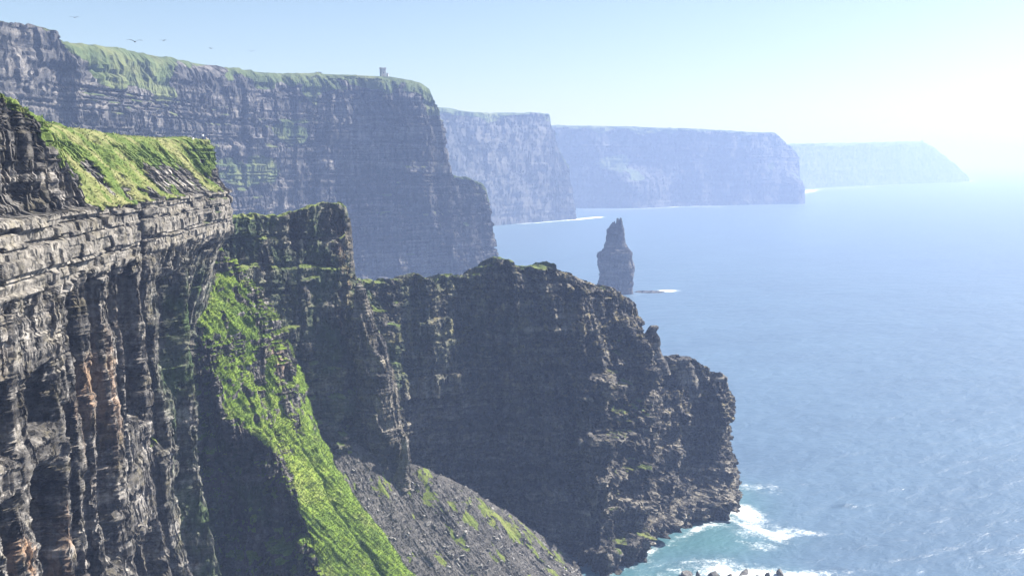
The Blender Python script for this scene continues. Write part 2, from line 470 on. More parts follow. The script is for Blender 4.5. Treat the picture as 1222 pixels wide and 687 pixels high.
    Bb = (rnd(cb1, kb, 308) - .5) * 1.1 + (rnd(cb2, kb * 3 + (zb * .9).astype(int), 309) - .5) * .35 + (rnd(kb, 0, 310) - .4) * .5 - gap * .6 - (db1 < .1) * .2 + .25 * fbm(s2 / 1.5, z / .8, 0 * z, 4, 311)
    Bb = Bb - 1.3 * (rnd(cb1, kb, 312) > .88) - .7 * (rnd(cb2, kb, 313) > .86) * (kb % 2) + .5 * fbm(s2 / 9, z / 9, 0 * z, 2, 314)
    jb = 1.4 * (rnd(cells(s2, 320, 1.5, 6)[0], 0, 321) - .5); inband = sst(131.0, 131.4, z + jb) * (1 - sst(141.6, 142.3, z))
    B = blocky(s2, z, 1.0, 100, .0, .42)
    B3 = blocky(s2, z, 3.2, 160, 0.0, .12)
    D = (B * (0.46 + .05 * (z > 142)) * (1 - .8 * np.clip(-(P[..., 0] + 66 + .09 * (Y - 115)) / 6, 0, 1) * (z < 130)) + .95 * B3) * (1 - inband) + inband * Bb * 0.75
    D = D + 0.22 * fbm(P[..., 0] / 1.6, P[..., 1] / 1.6, z / 1.1, 4, 8) * (1 - 0.5 * inband) * (1 - .6 * (z > 142)) + .5 * B * (z > 142)
    P = P + (H * (D * w)[..., None])
    # broken lumps
    w2 = w * (1 - inband)
    N = normals(P, flip)
    P = P + N * ((ridge(P[..., 0] / 2.3, P[..., 1] / 2.3, z / 1.8, 3, 60) - 0.6) * 0.22 * w2 * (1 - .8 * (z > 142)))[..., None]
    # grass: wind-combed tussocks running down the slope
    gg = np.clip(grassreg, 0, 1)
    a, b = (P[..., 1] - 0.55 * (P[..., 0] + 75) + 1.2 * fbm(P[..., 1] / 9, z / 6, 0 * z, 2, 35)), (z - 150) * 1.0
    tus = .6 * (ridge(a / 1.9, b / 5 + P[..., 0] / 9, 0 * a, 3, 33) - 0.6) + .7 * fbm(P[..., 0] / 1.1, P[..., 1] / 1.3, z / .9, 3, 36)
    lump = fbm(P[..., 0] / 7, P[..., 1] / 7, z / 7, 3, 34)
    NG = normals(blur(blur(P, 4, 0), 4, 1), flip)
    P = P + NG * ((tus * 0.9 + lump * 1.5) * gg * (1 - 0.5 * sst(154.2, 155.4, z)))[..., None]
    nz = slope_up(P, flip)
    z = P[..., 2]; Y = P[..., 1]
    ledge = sst(0.62, 0.85, nz) * (z < 141) * 0.6 * sst(150, 180, Y) * sst(0.0, 0.25, fbm(P[..., 0] / 9, Y / 9, z / 9, 3, 55) + 0.4 * sst(150, 200, Y))
    grass = np.maximum(gg, ledge)
    grass = np.maximum(grass, sst(12.3, 12.7, V)[None, :] * np.ones_like(z))
    edge_l = sst(9.7, 10.3, V[None, :] + 0.8 * fbm(Y / 4, z / 3, 0 * z, 3, 92) + .9 * sst(132, 150, Y))
    grass = np.maximum(grass, edge_l * 0.9)
    straw = sst(-0.14, 0.2, fbm(a / 3, b / 12 + 3, 0 * a, 4, 71)) * gg * 0.9
    band = inband * (0.45 + 0.55 * rnd(cb1, kb, 317)) * (1 - .75 * gap) + 0.4 * np.clip(slab * 1.6, 0, 1) * (z < 131) * rnd(cb1, kb, 319) + (0.10 * sst(105, 128, z) + 0.5 * sst(116, 127, z)) * (z <= 131) * (rnd(cb1, kb, 318))
    rust = np.exp(-((s2 * 0 + Y - 121) / 10.0) ** 2 - ((z - 98) / 16.0) ** 2) * 1.2 + 0.7 * np.exp(-((Y - 150) / 14.0) ** 2 - ((z - 112) / 10.0) ** 2)
    rust = rust * sst(0.0, 0.25, fbm(s2 / 3.2, z / 14, 0 * z, 2, 6))
    moss = sst(182, 205, Y) * (1 - sst(115, 132, z)) * 0.8
    TUFT.append((P, grass, straw, 170000))
    return grid_object('cliff_face', P, M_NEAR, dict(grass=grass, straw=straw, band=np.clip(band, 0, 1), rust=np.clip(rust, 0, 1), moss=moss, wet=zeros(P), lichen=zeros(P) + .3), flip=flip)

# ================================================================== GREEN SPUR under the cliff
def spur():
    # columns run down the crest (u); rows go from behind the crest over it to the front foot (v)
    crest = [(246,285,268),(262,300,266),(290,325,266),(306,350,265),(322,378,264),(332,412,262),(338,450,260),(356,492,257),(385,538,254),(412,580,250),(432,612,246),(462,650,241),(492,690,236),(530,740,230),(575,800,222)]
    brk   = [(228,345,248),(230,360,247),(234,385,246),(240,408,244),(250,438,242),(262,476,240),(276,508,239),(304,528,239),(328,545,238),(342,575,236),(354,606,233),(368,645,229),(384,690,225),(405,740,220),(440,800,212)]
    foot  = [(212,410,243),(213,450,242),(215,500,240),(220,560,238),(232,640,236),(248,720,234),(262,760,233),(282,770,232),(296,780,230),(306,790,228),(316,800,226),(330,830,222),(346,850,218),(370,870,213),(400,880,206)]
    rows = []
    for c, b, f in zip(crest, brk, foot):
        C, B, Fo = at(*c), at(*b), at(*f)
        back = C + np.array([4.0, 10.0, -14.0]); back2 = C + np.array([8.0, 26.0, -42.0])
        m1 = C * .66 + B * .34 + np.array([0, 0, 0.6]); m2 = C * .33 + B * .67 + np.array([0, 0, 1.0])
        lowm = B * .45 + Fo * .55 + np.array([0, 1.0, 0])
        rows.append([back2, back, C, m1, m2, B, B * .88 + Fo * .12 + np.array([0, .8, 0]), lowm, Fo, Fo + np.array([0, -6, -40])])
    P, U, V = loft(rows, 0.25, 0.25, dense_v=[5, 3, 1, 1, 1, 1, 1, 1, 5])
    N = normals(blur(blur(P, 6, 0), 6, 1)); flip = N[P.shape[0] // 2, P.shape[1] // 2, 2] < 0
    if flip: N = -N
    Vv = V[None, :] + zeros(P); Uu = U[:, None] + zeros(P)
    x, y, z = P[..., 0], P[..., 1], P[..., 2]
    edge = 0.5 * fbm(x / 6, y / 6, z / 6, 3, 4)
    rockw = sst(4.6, 5.1, Vv + edge)
    # outcrop along the upper crest
    crestrock = np.exp(-((Vv - 1.95 + edge) / 0.5) ** 2) * (1 - sst(6.2, 7.4, Uu)) * sst(-0.1, 0.1, fbm(x / 5, y / 5, z / 5, 2, 14) + 0.42)
    out2 = np.exp(-((Vv - 3.1 - 0.35 * (Uu - 5.5)) / 0.32) ** 2) * np.exp(-((Uu - 5.4) / 1.6) ** 2)
    upper_ = 1 - sst(7.2, 9, Uu)
    soil = upper_ * sst(.18, .30, fbm(y / 3 + x / 4, z / 7, 0 * z, 4, 45)) * .8 * sst(1, 3, Vv)
    topr = (1 - sst(.9, 2.2, Uu + .8 * edge)) * (Vv < 5)
    rw = np.clip(rockw + soil + .9 * topr + 1.1 * crestrock + .8 * out2, 0, 1)
    P = P + N * (2.2 * fbm(x / 13, y / 13, z / 13, 3, 2))[..., None]
    P = P + N * ((crestrock * 2.6 + out2 * 1.2) * (0.5 + fbm(x / 3, y / 3, z / 4, 2, 24)))[..., None]
    # a sunken line down the green slope
    fl = np.exp(-((Vv - 3.1 - 0.12 * np.sin(Uu * 2)) / 0.10) ** 2) * sst(7, 8.2, Uu)
    P = P - N * (fl * 1.5 + 0.0)[..., None]
    s = arc(np.swapaxes(P, 0, 1)).T if False else arc(P); H = horiz(normals(blur(blur(P, 4, 0), 4, 1), flip))
    vert = sst(5.0, 6.0, Vv)
    xs_ = x + .15 * z + 2 * fbm(x / 9, z / 12, 0 * z, 2, 16)
    finv = ((ridge(xs_ / 5.5, 0 * z, z / 30, 3, 12) - 0.6) * 8.0 + 6.0 * (rnd(cells(xs_, 13, 1.5, 6)[0], cells(z, 17, 6, 22)[0], 18) - .5)) * vert
    P = P + H * finv[..., None]
    x, y, z = P[..., 0], P[..., 1], P[..., 2]
    NN = normals(blur(blur(P, 3, 0), 3, 1), flip)
    Hb = horiz(NN) + 0.3 * NN
    P = P + Hb * ((blocky(x * 1.0 + 0.6 * y, z, 1.0, 500, 0, .5) * 0.9 + 1.3 * blocky(x * 1.0 + 0.6 * y, z, 3.0, 520, 0, .3) + 0.4 * fbm(x / 1.3, y / 1.3, z / 1.3, 3, 18)) * rw)[..., None]
    gw = 1 - rw
    # tussocks elongated down the slope
    q = x * 0.8 + z * 0.55; r = y
    P = P + NN * ((fbm((r + .35 * q) / 0.9, q / 1.5, 0 * q, 4, 61) * 0.55 + (.9 + 1.3 * upper_) * fbm(x / 4.5, y / 4.5, z / 4.5, 3, 62)) * gw)[..., None]
    nz = slope_up(P, flip)
    grass = np.clip(gw * sst(0.15, 0.4, nz + 0.25 * gw), 0, 1)
    grass = np.maximum(grass, sst(0.38, 0.6, nz) * rw * 0.95 * sst(-0.35, 0.0, fbm(x / 7, y / 7, z / 7, 2, 44)))
    moss = vert * 0.8
    TUFT.append((P, grass, 0 * grass + .1, 110000))
    return grid_object('grassy_spur', P, M_NEAR_G, dict(grass=grass, straw=sst(.15, .5, fbm(x / 4, y / 4, z / 4, 3, 7)) * .35, band=zeros(P), rust=np.exp(-((Uu - 5.5) / .5) ** 2 - ((Vv - 2.3) / .4) ** 2) * .5, moss=moss, wet=zeros(P), lichen=zeros(P) + .3), flip=flip)
M_NEAR_G = rock_material('spur_rock_and_bright_grass', (.05,.048,.046), (.12,.112,.105), (.32,.30,.275), grass=((.04,.078,.008),(.105,.165,.014),(.19,.23,.04)), bump=0.6)

# ================================================================== GRASS TUFTS
TUFT = []
def tufts():
    rs = np.random.RandomState(11); VV = []; FF = []; ST = []; off = 0
    for P, G, S, n in TUFT:
        nu, nv = P.shape[:2]; iu = rs.randint(1, nu - 1, n); iv = rs.randint(1, nv - 1, n)
        area = np.linalg.norm(np.cross(P[iu + 1, iv] - P[iu, iv], P[iu, iv + 1] - P[iu, iv]), axis=1)
        k = (G[iu, iv] > .5 + .3 * rs.rand(n)) & (rs.rand(n) < area / .10) & (area < 3)
        iu, iv = iu[k], iv[k]; n = len(iu); nb = 4
        base = np.repeat(P[iu, iv], nb, 0) + np.concatenate([rs.randn(n * nb, 2) * .13, -.06 + 0 * rs.rand(n * nb, 1)], 1)
        a = rs.rand(n * nb) * 6.283; L = .28 + .34 * rs.rand(n * nb) ** 2; w = .05 + .07 * rs.rand(n * nb)
        d = np.stack([.30 + .40 * np.cos(a), -.2 + .45 * np.sin(a), .55 + .45 * rs.rand(n * nb)], 1); d /= np.linalg.norm(d, axis=1, keepdims=True)
        sd = np.stack([np.sin(a), -np.cos(a), 0 * a], 1)
        tip = base + d * L[:, None]; tip[:, 2] -= .12 * L; mid = base + d * L[:, None] * .55
        V = np.stack([base - sd * w[:, None], base + sd * w[:, None], mid + sd * w[:, None] * .8, tip, mid - sd * w[:, None] * .8], 1)
        VV.append(V.reshape(-1, 3)); i0 = (np.arange(n * nb) * 5)[:, None] + off
        FF.append(np.concatenate([i0 + np.array([[0, 1, 2, 4]]), i0 + np.array([[4, 2, 3, 3]])])); off += 5 * n * nb
        ST.append(np.repeat(np.repeat(S[iu, iv], nb) * (.4 + .8 * rs.rand(n * nb)), 5))
    V = np.concatenate(VV); Fq = np.concatenate(FF); ST = np.concatenate(ST)
    tri = Fq[:, 2] == -1
    me = bpy.data.meshes.new('grass_tufts'); q = Fq[Fq[:, 2] != Fq[:, 3]]; t = Fq[Fq[:, 2] == Fq[:, 3]][:, :3]
    me.vertices.add(len(V)); me.vertices.foreach_set('co', V.astype(np.float32).reshape(-1))
    me.loops.add(q.size + t.size); me.loops.foreach_set('vertex_index', np.concatenate([q.reshape(-1), t.reshape(-1)]).astype(np.int32))
    me.polygons.add(len(q) + len(t)); me.polygons.foreach_set('loop_start', np.concatenate([np.arange(len(q)) * 4, q.size + np.arange(len(t)) * 3]).astype(np.int32))
    me.update(calc_edges=True)
    at_ = me.attributes.new('straw', 'FLOAT', 'POINT'); at_.data.foreach_set('value', ST.astype(np.float32))
    m = NT('grass_blades'); g = m.noise(m.pos(), .6, 5, .75)
    c = m.mix(m.attr('straw'), m.ramp(g, [(.34, (.06,.105,.012)), (.5, (.14,.215,.025)), (.66, (.27,.31,.08))]), m.mix(g, (.13,.135,.04), (.28,.26,.12)))
    m.put(m.b.inputs['Base Color'], c); m.b.inputs['Roughness'].default_value = .7
    me.materials.append(m.m)
    o = bpy.data.objects.new('grass_tufts', me); COL.objects.link(o); print('tuft blades', len(t))
    tag(o, 'tussocky green and straw coloured grass on the near cliff slopes', 'grass', kind='stuff')

# ================================================================== SCREE FAN
SCREE = {}
def scree():
    crest = [(300,440,296),(345,480,298),(386,516,300),(430,538,303),(480,557,306),(520,572,309),(562,590,312),(602,614,315),(640,640,318),(668,662,320),(694,684,321),(720,705,321)]
    low = [(210,600,240),(270,690,240),(330,760,244),(390,810,248),(440,840,252),(500,860,256),(560,870,262),(620,870,268),(680,860,275),(720,840,283),(750,810,292),(765,780,302)]
    rows = []
    for c, l in zip(crest, low):
        C, L = at(*c), at(*l)
        L[2] = max(L[2], -4.0) if L[2] < -4 else L[2]
        back = C + np.array([2, 7, -2.5]); back2 = C + np.array([8, 26, -22])
        rows.append([back2, back, C, C * .75 + L * .25 + np.array([0, 0, .8]), C * .5 + L * .5 + np.array([0, 0, 1.2]), C * .25 + L * .75 + np.array([0, 0, .6]), L])
    P, U, V = loft(rows, 0.26, 0.26, dense_v=[3, 1.5, 1, 1, 1, 1.5])
    N = normals(blur(blur(P, 6, 0), 6, 1)); flip = N[P.shape[0] // 2, P.shape[1] // 2, 2] < 0
    if flip: N = -N
    x, y, z = P[..., 0], P[..., 1], P[..., 2]
    Vv = V[None, :] + zeros(P); Uu = U[:, None] + zeros(P)
    # debris runs down to the lower right: coordinate across the fall line
    fall = np.array([0.86, -0.5]); fall /= np.linalg.norm(fall)
    across = -fall[1] * x + fall[0] * y; along = fall[0] * x + fall[1] * y
    g = ridge(across / 4.2, along / 34, 0 * x, 3, 7) - 0.6
    P = P + N * (g * 1.5 + 1.3 * fbm(across / 12, along / 30, 0 * x, 3, 9))[..., None]
    st = np.abs(fbm(across / 0.9, along / 2.4, z / 3, 3, 19))
    cell = rnd(np.floor(across / 0.75 + fbm(across/2, along/2, 0*x, 2, 3)), np.floor(along / 1.5 + rnd(np.floor(across / 0.75), 0, 5) * 3), 4)
    bigc = rnd(np.floor(across / 1.7 + .3*fbm(across/2, along/2, 0*x, 2, 4)), np.floor(along / 3.0), 14)
    grassy = sst(0.06, 0.2, fbm(across / 3.0 + .8 * fbm(x / 6, y / 6, 0 * x, 2, 30), along / 5.5, 0 * x, 5, 29, .7) + 0.11 * np.exp(-((Vv - 2.25) / .35) ** 2) * sst(4, 6, Uu) + 0.14 * np.exp(-((Vv - 2.3) / .5) ** 2) * sst(5.6, 6.4, Uu) * (1 - sst(9, 9.6, Uu)) - 0.08)
    grassy *= (1 - sst(8.8, 9.8, Uu)) * sst(2.2, 3.2, Uu + 0.3 * Vv)
    rough = (1 - 0.75 * grassy)
    P = P + N * ((st * 0.45 + np.where(cell > .9, (cell - .9) * 2.0, 0) + np.where(bigc > .975, .45, 0)) * rough)[..., None]
    for k_, v_ in dict(P=P, N=N, grassy=grassy, V=Vv, U=Uu).items(): SCREE[k_] = v_
    return grid_object('scree_slope', P, M_SCREE, dict(grass=grassy * .62, straw=zeros(P) + .15, band=zeros(P), rust=zeros(P), moss=zeros(P), wet=1 - sst(0, 5, P[..., 2]), lichen=zeros(P)), flip=flip)

# ================================================================== MID HEADLAND (ridge with the crag at its root)
def headland():
    #   rim px, py, D          foot px, D, z       back-offset
    R = [((250,268,282),(250,272,20)), ((290,259,291),(300,278,20)), ((335,256,301),(348,284,20)), ((370,249,308),(378,290,16)),
         ((392,243,313),(398,293,16)), ((408,246,316),(412,296,12)), ((418,268,317),(424,300,8)), ((424,328,320),(436,304,4)), ((433,336,332),(450,310,2)),
         ((452,337,346),(470,322,0)), ((482,341,352),(500,338,-3)), ((520,336,358),(535,347,-3)), ((560,326,366),(575,352,-3)), ((585,320,369),(602,350,-3)),
         ((612,319,371),(626,344,-3)), ((640,318,372),(645,338,-3)), ((662,322,374),(662,331,-3)), ((690,337,378),(690,322,-3)),
         ((722,346,382),(None,(728,682)),), ((752,359,386),(None,(752,668))), ((764,372,388),(None,(772,657))), ((772,402,390),(None,(790,650))),
         ((782,430,392),(None,(806,644))), ((802,431,395),(None,(824,636))), ((822,429,397),(None,(842,629))), ((846,447,398),(None,(858,619))),
         ((864,450,397),(None,(871,610))), ((869,462,401),(None,(877,603))), ((869,470,406),(None,(878,598))), ((862,474,412),(None,(872,590))), ((830,470,420),(None,(835,575)))]
    rows = []
    for i, (r, f) in enumerate(R):
        rim = at(*r)
        if f[0] is None:
            ft = atz(f[1][0], f[1][1], 0.0)
        else:
            ft = atx(f[0], f[1], f[2])
        n = rim - ft
        def p(a, zf, dz=0):
            q = ft + n * a; q[2] = ft[2] + (rim[2] - ft[2]) * zf + dz; return q
        base = ft.copy(); base[2] = -6
        if ft[2] > 1: base = ft + np.array([0, -3, -8])
        q0 = ft + n * 0.02; q0[2] = ft[2] + 7.5
        q1 = ft + n * 0.10; q1[2] = ft[2] + 9.0
        d = 1.0 if i < 30 else .5
        inland = np.array([-0.25, 1.0, 0]) if i < 22 else np.array([-0.5, 0.85, 0])
        w = 9 if i < 8 else (12 if i < 20 else 7)
        back = rim + inland * w + np.array([0, 0, -1.2])
        back2 = rim + inland * (w + 10); back2[2] = rim[2] * .55
        back3 = rim + inland * (w + 16); back3[2] = -6
        rows.append([base, q0, q1, p(.25, .28), p(.50, .52), p(.79, .78), p(.965, .955), rim, back, back2, back3])
    P, U, V = loft(rows, 0.36, 0.34, dense_u=[2, 1.2] + [1] * 26 + [2, 3], dense_v=[2, 1, 1, 1, 1, 1, 1, 1.5, 5, 6])
    N = normals(blur(blur(P, 8, 0), 8, 1)); flip = N[P.shape[0] // 2, P.shape[1] // 3, 1] > 0
    if flip: N = -N
    x, y, z = P[..., 0], P[..., 1], P[..., 2]
    Vv = V[None, :] + zeros(P); Uu = U[:, None] + zeros(P)
    s = arc(P); H = horiz(N)
    front = 1 - sst(6.9, 7.4, Vv)
    body = front * sst(0.2, 0.6, Vv)
    # buttresses and gullies
    sw = s + 5 * fbm(z / 30, s / 60, 0 * z, 3, 51)
    but = (ridge(sw / 17, z / 90, 0 * z, 2, 52) - 0.55) * 9.0 + (ridge(sw / 6, z / 26, 0 * z, 3, 53) - 0.6) * 5.5 + 4.5 * (rnd(cells(sw, 54, 3, 14)[0], cells(z + 2 * fbm(s / 9, z / 9, 0 * z, 2, 55), 56, 9, 30)[0], 57) - .5)
    amp = (0.95 + 0.5 * sst(14.5, 17, Uu)) * (1 - 0.45 * sst(6.0, 7.0, Vv))
    but = but - 3.0
    amp = amp * (1 - .6 * sst(24.5, 26.5, Uu))
    but = but + (4.2 + 2.5 * sst(12, 15, Uu)) * blocky(sw, z + 4 * fbm(s / 20, z / 20, 0 * z, 2, 91), 6.0, 770, 0.03, .6)
    P = P + H * (but * amp * body)[..., None]
    # fins below the crag's right edge
    for uc, vc0, vc1, hgt, wd in ((8.3, 0, 6.2, 9, .42), (9.55, 0, 3.6, 9, .36), (7.0, 1, 6, 4, .3), (17.6, 0, 5, 6, .5), (19.3, 0, 6, 5, .5)):
        k = np.exp(-((Uu - uc - 0.10 * np.sin(Vv * 3)) / wd) ** 2) * (1 - sst(vc1 - .8, vc1, Vv)) * sst(vc0, vc0 + .4, Vv)
        P = P + H * (k * hgt * body)[..., None]
    # caves at the dark face
    for uc, vc, a, su, sv in ((14.2, 4.0, 5, .5, .35), (16.8, 2.9, 7, .35, .6), (12.5, 3.2, 4, .8, .5), (21.4, 3.6, 5, .4, 1.2), (24.3, 3.2, 7, .9, 1.8)):
        P = P - H * (np.exp(-((Uu - uc) / su) ** 2 - ((Vv - vc) / sv) ** 2) * a * body)[..., None]
    P, Us = respace(P, 0.7, 14, Uu + 0.0); Uu = Us
    x, y, z = P[..., 0], P[..., 1], P[..., 2]; s2 = x + .75 * y
    N = normals(blur(blur(P, 3, 0), 3, 1), flip); H = horiz(N)
    full = sst(0.0, 0.3, Vv) * (1 - sst(8.6, 9.4, Vv))
    B = blocky(s2, z, 1.9, 700, 0.03, .35) * 1.5 + blocky(s2, z, .85, 720, 0.03, .4) * 0.5
    D = B * (0.8 + 0.5 * sst(14, 17, Uu)) + 1.1 * fbm(x / 4, y / 4, z / 3, 4, 54)
    # lower ledge: regular ribs of the wave-cut foot
    rib = (ridge(s2 / 3.6, z / 30, 0 * z, 2, 57) - 0.55) * 3.2 * (1 - sst(1.0, 1.6, Vv)) * sst(17, 18.5, Uu)
    P = P + H * ((D * front + rib) * full)[..., None]
    N = normals(P, flip)
    x, y, z = P[..., 0], P[..., 1], P[..., 2]
    P = P + N * ((ridge(x / 2.8, y / 2.8, z / 2.4, 3, 58) - 0.6) * 1.2 * full)[..., None]
    # ragged crest
    crest = np.exp(-((Vv - 7.3) / 0.9) ** 2)
    cb = (rnd(np.searchsorted(bounds(811, 1.5, 7), s2), 0, 5) - .4) * 3.6 + (rnd(np.searchsorted(bounds(812, 6, 18), s2), 0, 6) - .5) * 1.0 + 3.0 * fbm(s2 / 5, 0 * z, 0 * z, 3, 59)
    P[..., 2] += cb * crest * (0.35 + 0.65 * sst(8, 10, Uu)) * (1 - 0.4 * sst(26, 28, Uu))
    # horn beside the step and the slab-capped knobs beyond it
    nz = slope_up(P, flip)
    x, y, z = P[..., 0], P[..., 1], P[..., 2]
    n5 = fbm(x / 8, y / 8, z / 8, 3, 66)
    grass = sst(0.7, 0.9, nz + 0.2 * n5) * sst(30, 60, z) * (1 - 0.75 * sst(8, 12, Uu)) * 0.8
    grass = np.maximum(grass, sst(0.6, 0.85, nz) * 0.6 * np.exp(-((Uu - 19) / 2.2) ** 2) * sst(-0.05, 0.15, n5))
    grass = np.maximum(grass, sst(6.75, 6.95, Vv) * sst(.35, .55, nz) * (.62 + .38 * (1 - sst(5, 9, Uu))) * (1 - sst(15, 18, Uu)) * sst(-0.25, 0.05, n5 + .3 * (Uu < 8)))
    moss = (1 - sst(8, 12, Uu)) * 0.3 + 0.35 * (1 - sst(13, 17, Uu)) * sst(50, 80, z)
    lich = sst(5, 9, Uu) * sst(3.2, 5.2, Vv) * 0.95 + 0.2
    rust = np.exp(-((Uu - 5.6) / .7) ** 2 - ((Vv - 5.5) / .9) ** 2) * .7
    return grid_object('headland', P, M_MID, dict(grass=grass, straw=zeros(P) + .12, band=0.22 * sst(17, 18.5, Uu) * (1 - sst(1.0, 1.3, Vv)) * sst(2, 4, z), rust=rust, moss=moss, wet=1 - sst(1.0, 3.0, z), lichen=lich), flip=flip)

# ================================================================== FAR CLIFFS
def far_cliff(name, ribs, du, dv, seed, sc, grass_top=True, prof=None, flipy=None, green=(), amp=1.0, buttress=None, depth_back=600, patches=()):
    """ribs: (rim px, py, D, foot px, D, back direction); profile rows foot..rim..plateau"""
    rows = []
    for r in ribs:
        rim = at(r[0], r[1], r[2]); ft = atx(r[3], r[4], 0.0)
        gs = r[5] if len(r) > 5 else 1.0                # size of the grassy shoulder
        n = rim - ft; n[2] = 0
        L = np.linalg.norm(n[:2]) + 1e-6
        bd = r[6] if len(r) > 6 else (-0.35, 0.94)
        bdir = np.array([bd[0], bd[1], 0.0])
        H = rim[2]
        def p(a, zf): q = ft + n * a; q[2] = H * zf; return q
        base = ft.copy(); base[2] = -8
        sh = rim - bdir * 16 * gs; sh[2] = H * (1 - 0.10 * gs)
        e1 = ft * .45 + sh * .55; e1[2] = H * 0.55
        e0 = ft * .8 + sh * .2; e0[2] = H * 0.22
        e2 = ft * .12 + sh * .88; e2[2] = H * (0.88 - 0.05 * gs)
        bk = r[7] if len(r) > 7 else depth_back
        b1 = rim + bdir * min(60, bk * .3) + np.array([0, 0, -1.0]); b2 = rim + bdir * bk + np.array([0, 0, -14.0])
        b3 = b2 + bdir * 10; b3[2] = -8
        rows.append([base, e0, e1, e2, sh, rim, b1, b2, b3])
    P, U, V = loft(rows, du, dv, dense_v=[1, 1, 1, 1, 1, 1, 4, 30, 30])[0:3] if False else loft(rows, du, dv, dense_v=[1, 1, 1, 1, 1, 4, 40, 40])
    N = normals(blur(blur(P, 5, 0), 5, 1)); flip = N[P.shape[0] // 2, P.shape[1] // 4, 1] > 0
    if flip: N = -N
    Vv = V[None, :] + zeros(P); Uu = U[:, None] + zeros(P)
    x, y, z = P[..., 0], P[..., 1], P[..., 2]; s = arc(P); H = horiz(N)
    face = sst(0.05, 0.5, Vv) * (1 - sst(4.3, 5.0, Vv))
    sw = s + 3 * sc * fbm(z / (14 * sc), s / (30 * sc), 0 * z, 3, seed)
    big = 2.4 * sc * blocky(sw, z, 3.4 * sc, seed + 60, 0.01, .55) + (ridge(sw / (13 * sc), z / (60 * sc), 0 * z, 2, seed + 1) - 0.55) * 5.0 * sc + (ridge(sw / (3.6 * sc), z / (14 * sc), 0 * z, 3, seed + 2) - .6) * 1.6 * sc
    P = P + H * (big * face * amp)[..., None]
    if buttress is not None:
        for (uc, su, top, out) in buttress:
            k = np.exp(-np.abs((Uu - uc) / su) ** 3) * (1 - sst(top * .5, top * 1.05, z)) * sst(0.0, .1, Vv + .2)
            P = P + H * (k * out * (Vv < 4.8))[..., None]
    x, y, z = P[..., 0], P[..., 1], P[..., 2]; s2 = .8 * x + .8 * y
    H = horiz(normals(blur(blur(P, 2, 0), 2, 1), flip))
    P = P + H * (((blocky(s2, z, 1.3 * sc, seed + 30, 0.01, .4)) * 0.62 * sc + 0.6 * sc * fbm(x / (3 * sc), y / (3 * sc), z / (2 * sc), 4, seed + 3)) * face * amp)[..., None]
    top = sst(3.8, 4.2, Vv) * (1 - sst(5.6, 6, Vv))
    N = normals(blur(blur(P, 2, 0), 2, 1), flip)
    P = P + N * (((ridge(s2 / (6 * sc), Vv * 1.3, 0 * z, 3, seed + 5) - .6) * 1.5 * sc + 1.3 * sc * fbm(s2 / (9 * sc), Vv * 2, 0 * z, 3, seed + 6)) * top * (1 - sst(4.9, 5.1, Vv)))[..., None]
    nz = slope_up(P, flip, 1)
    n6 = fbm(s2 / (16 * sc), z / (9 * sc), 0 * z, 3, seed + 7)
    if grass_top: grass = sst(3.9, 4.15, Vv + 1.2 * n6 - .15)
    else: grass = sst(4.8, 5.0, Vv)
    for (u0, u1) in green: grass = grass * (1 - sst(u0 - .1, u0 + .1, Uu) * (1 - sst(u1 - .1, u1 + .1, Uu)) * (Vv < 5.02))
    for (uc, su, zc, sz) in patches:
        grass = np.maximum(grass, 1.5 * np.exp(-((Uu - uc) / su) ** 2 - ((z - zc) / sz) ** 2) * sst(-.2, .1, n6))
    grass = np.maximum(grass, sst(0.45, 0.7, nz) * 0.8 * sst(-0.1, .15, n6))
    return grid_object(name, P, M_FAR if sc < 3 else M_FARTHEST, dict(grass=np.clip(grass, 0, 1), straw=sst(.1, .4, n6) * .3, band=0.3 * np.exp(-((z / (P[..., 2].max()) - 0.60) / .02) ** 2) * sst(.0, .2, n6) * (sc < 3), rust=zeros(P), moss=zeros(P), wet=1 - sst(2, 7, z), lichen=zeros(P)), flip=flip)

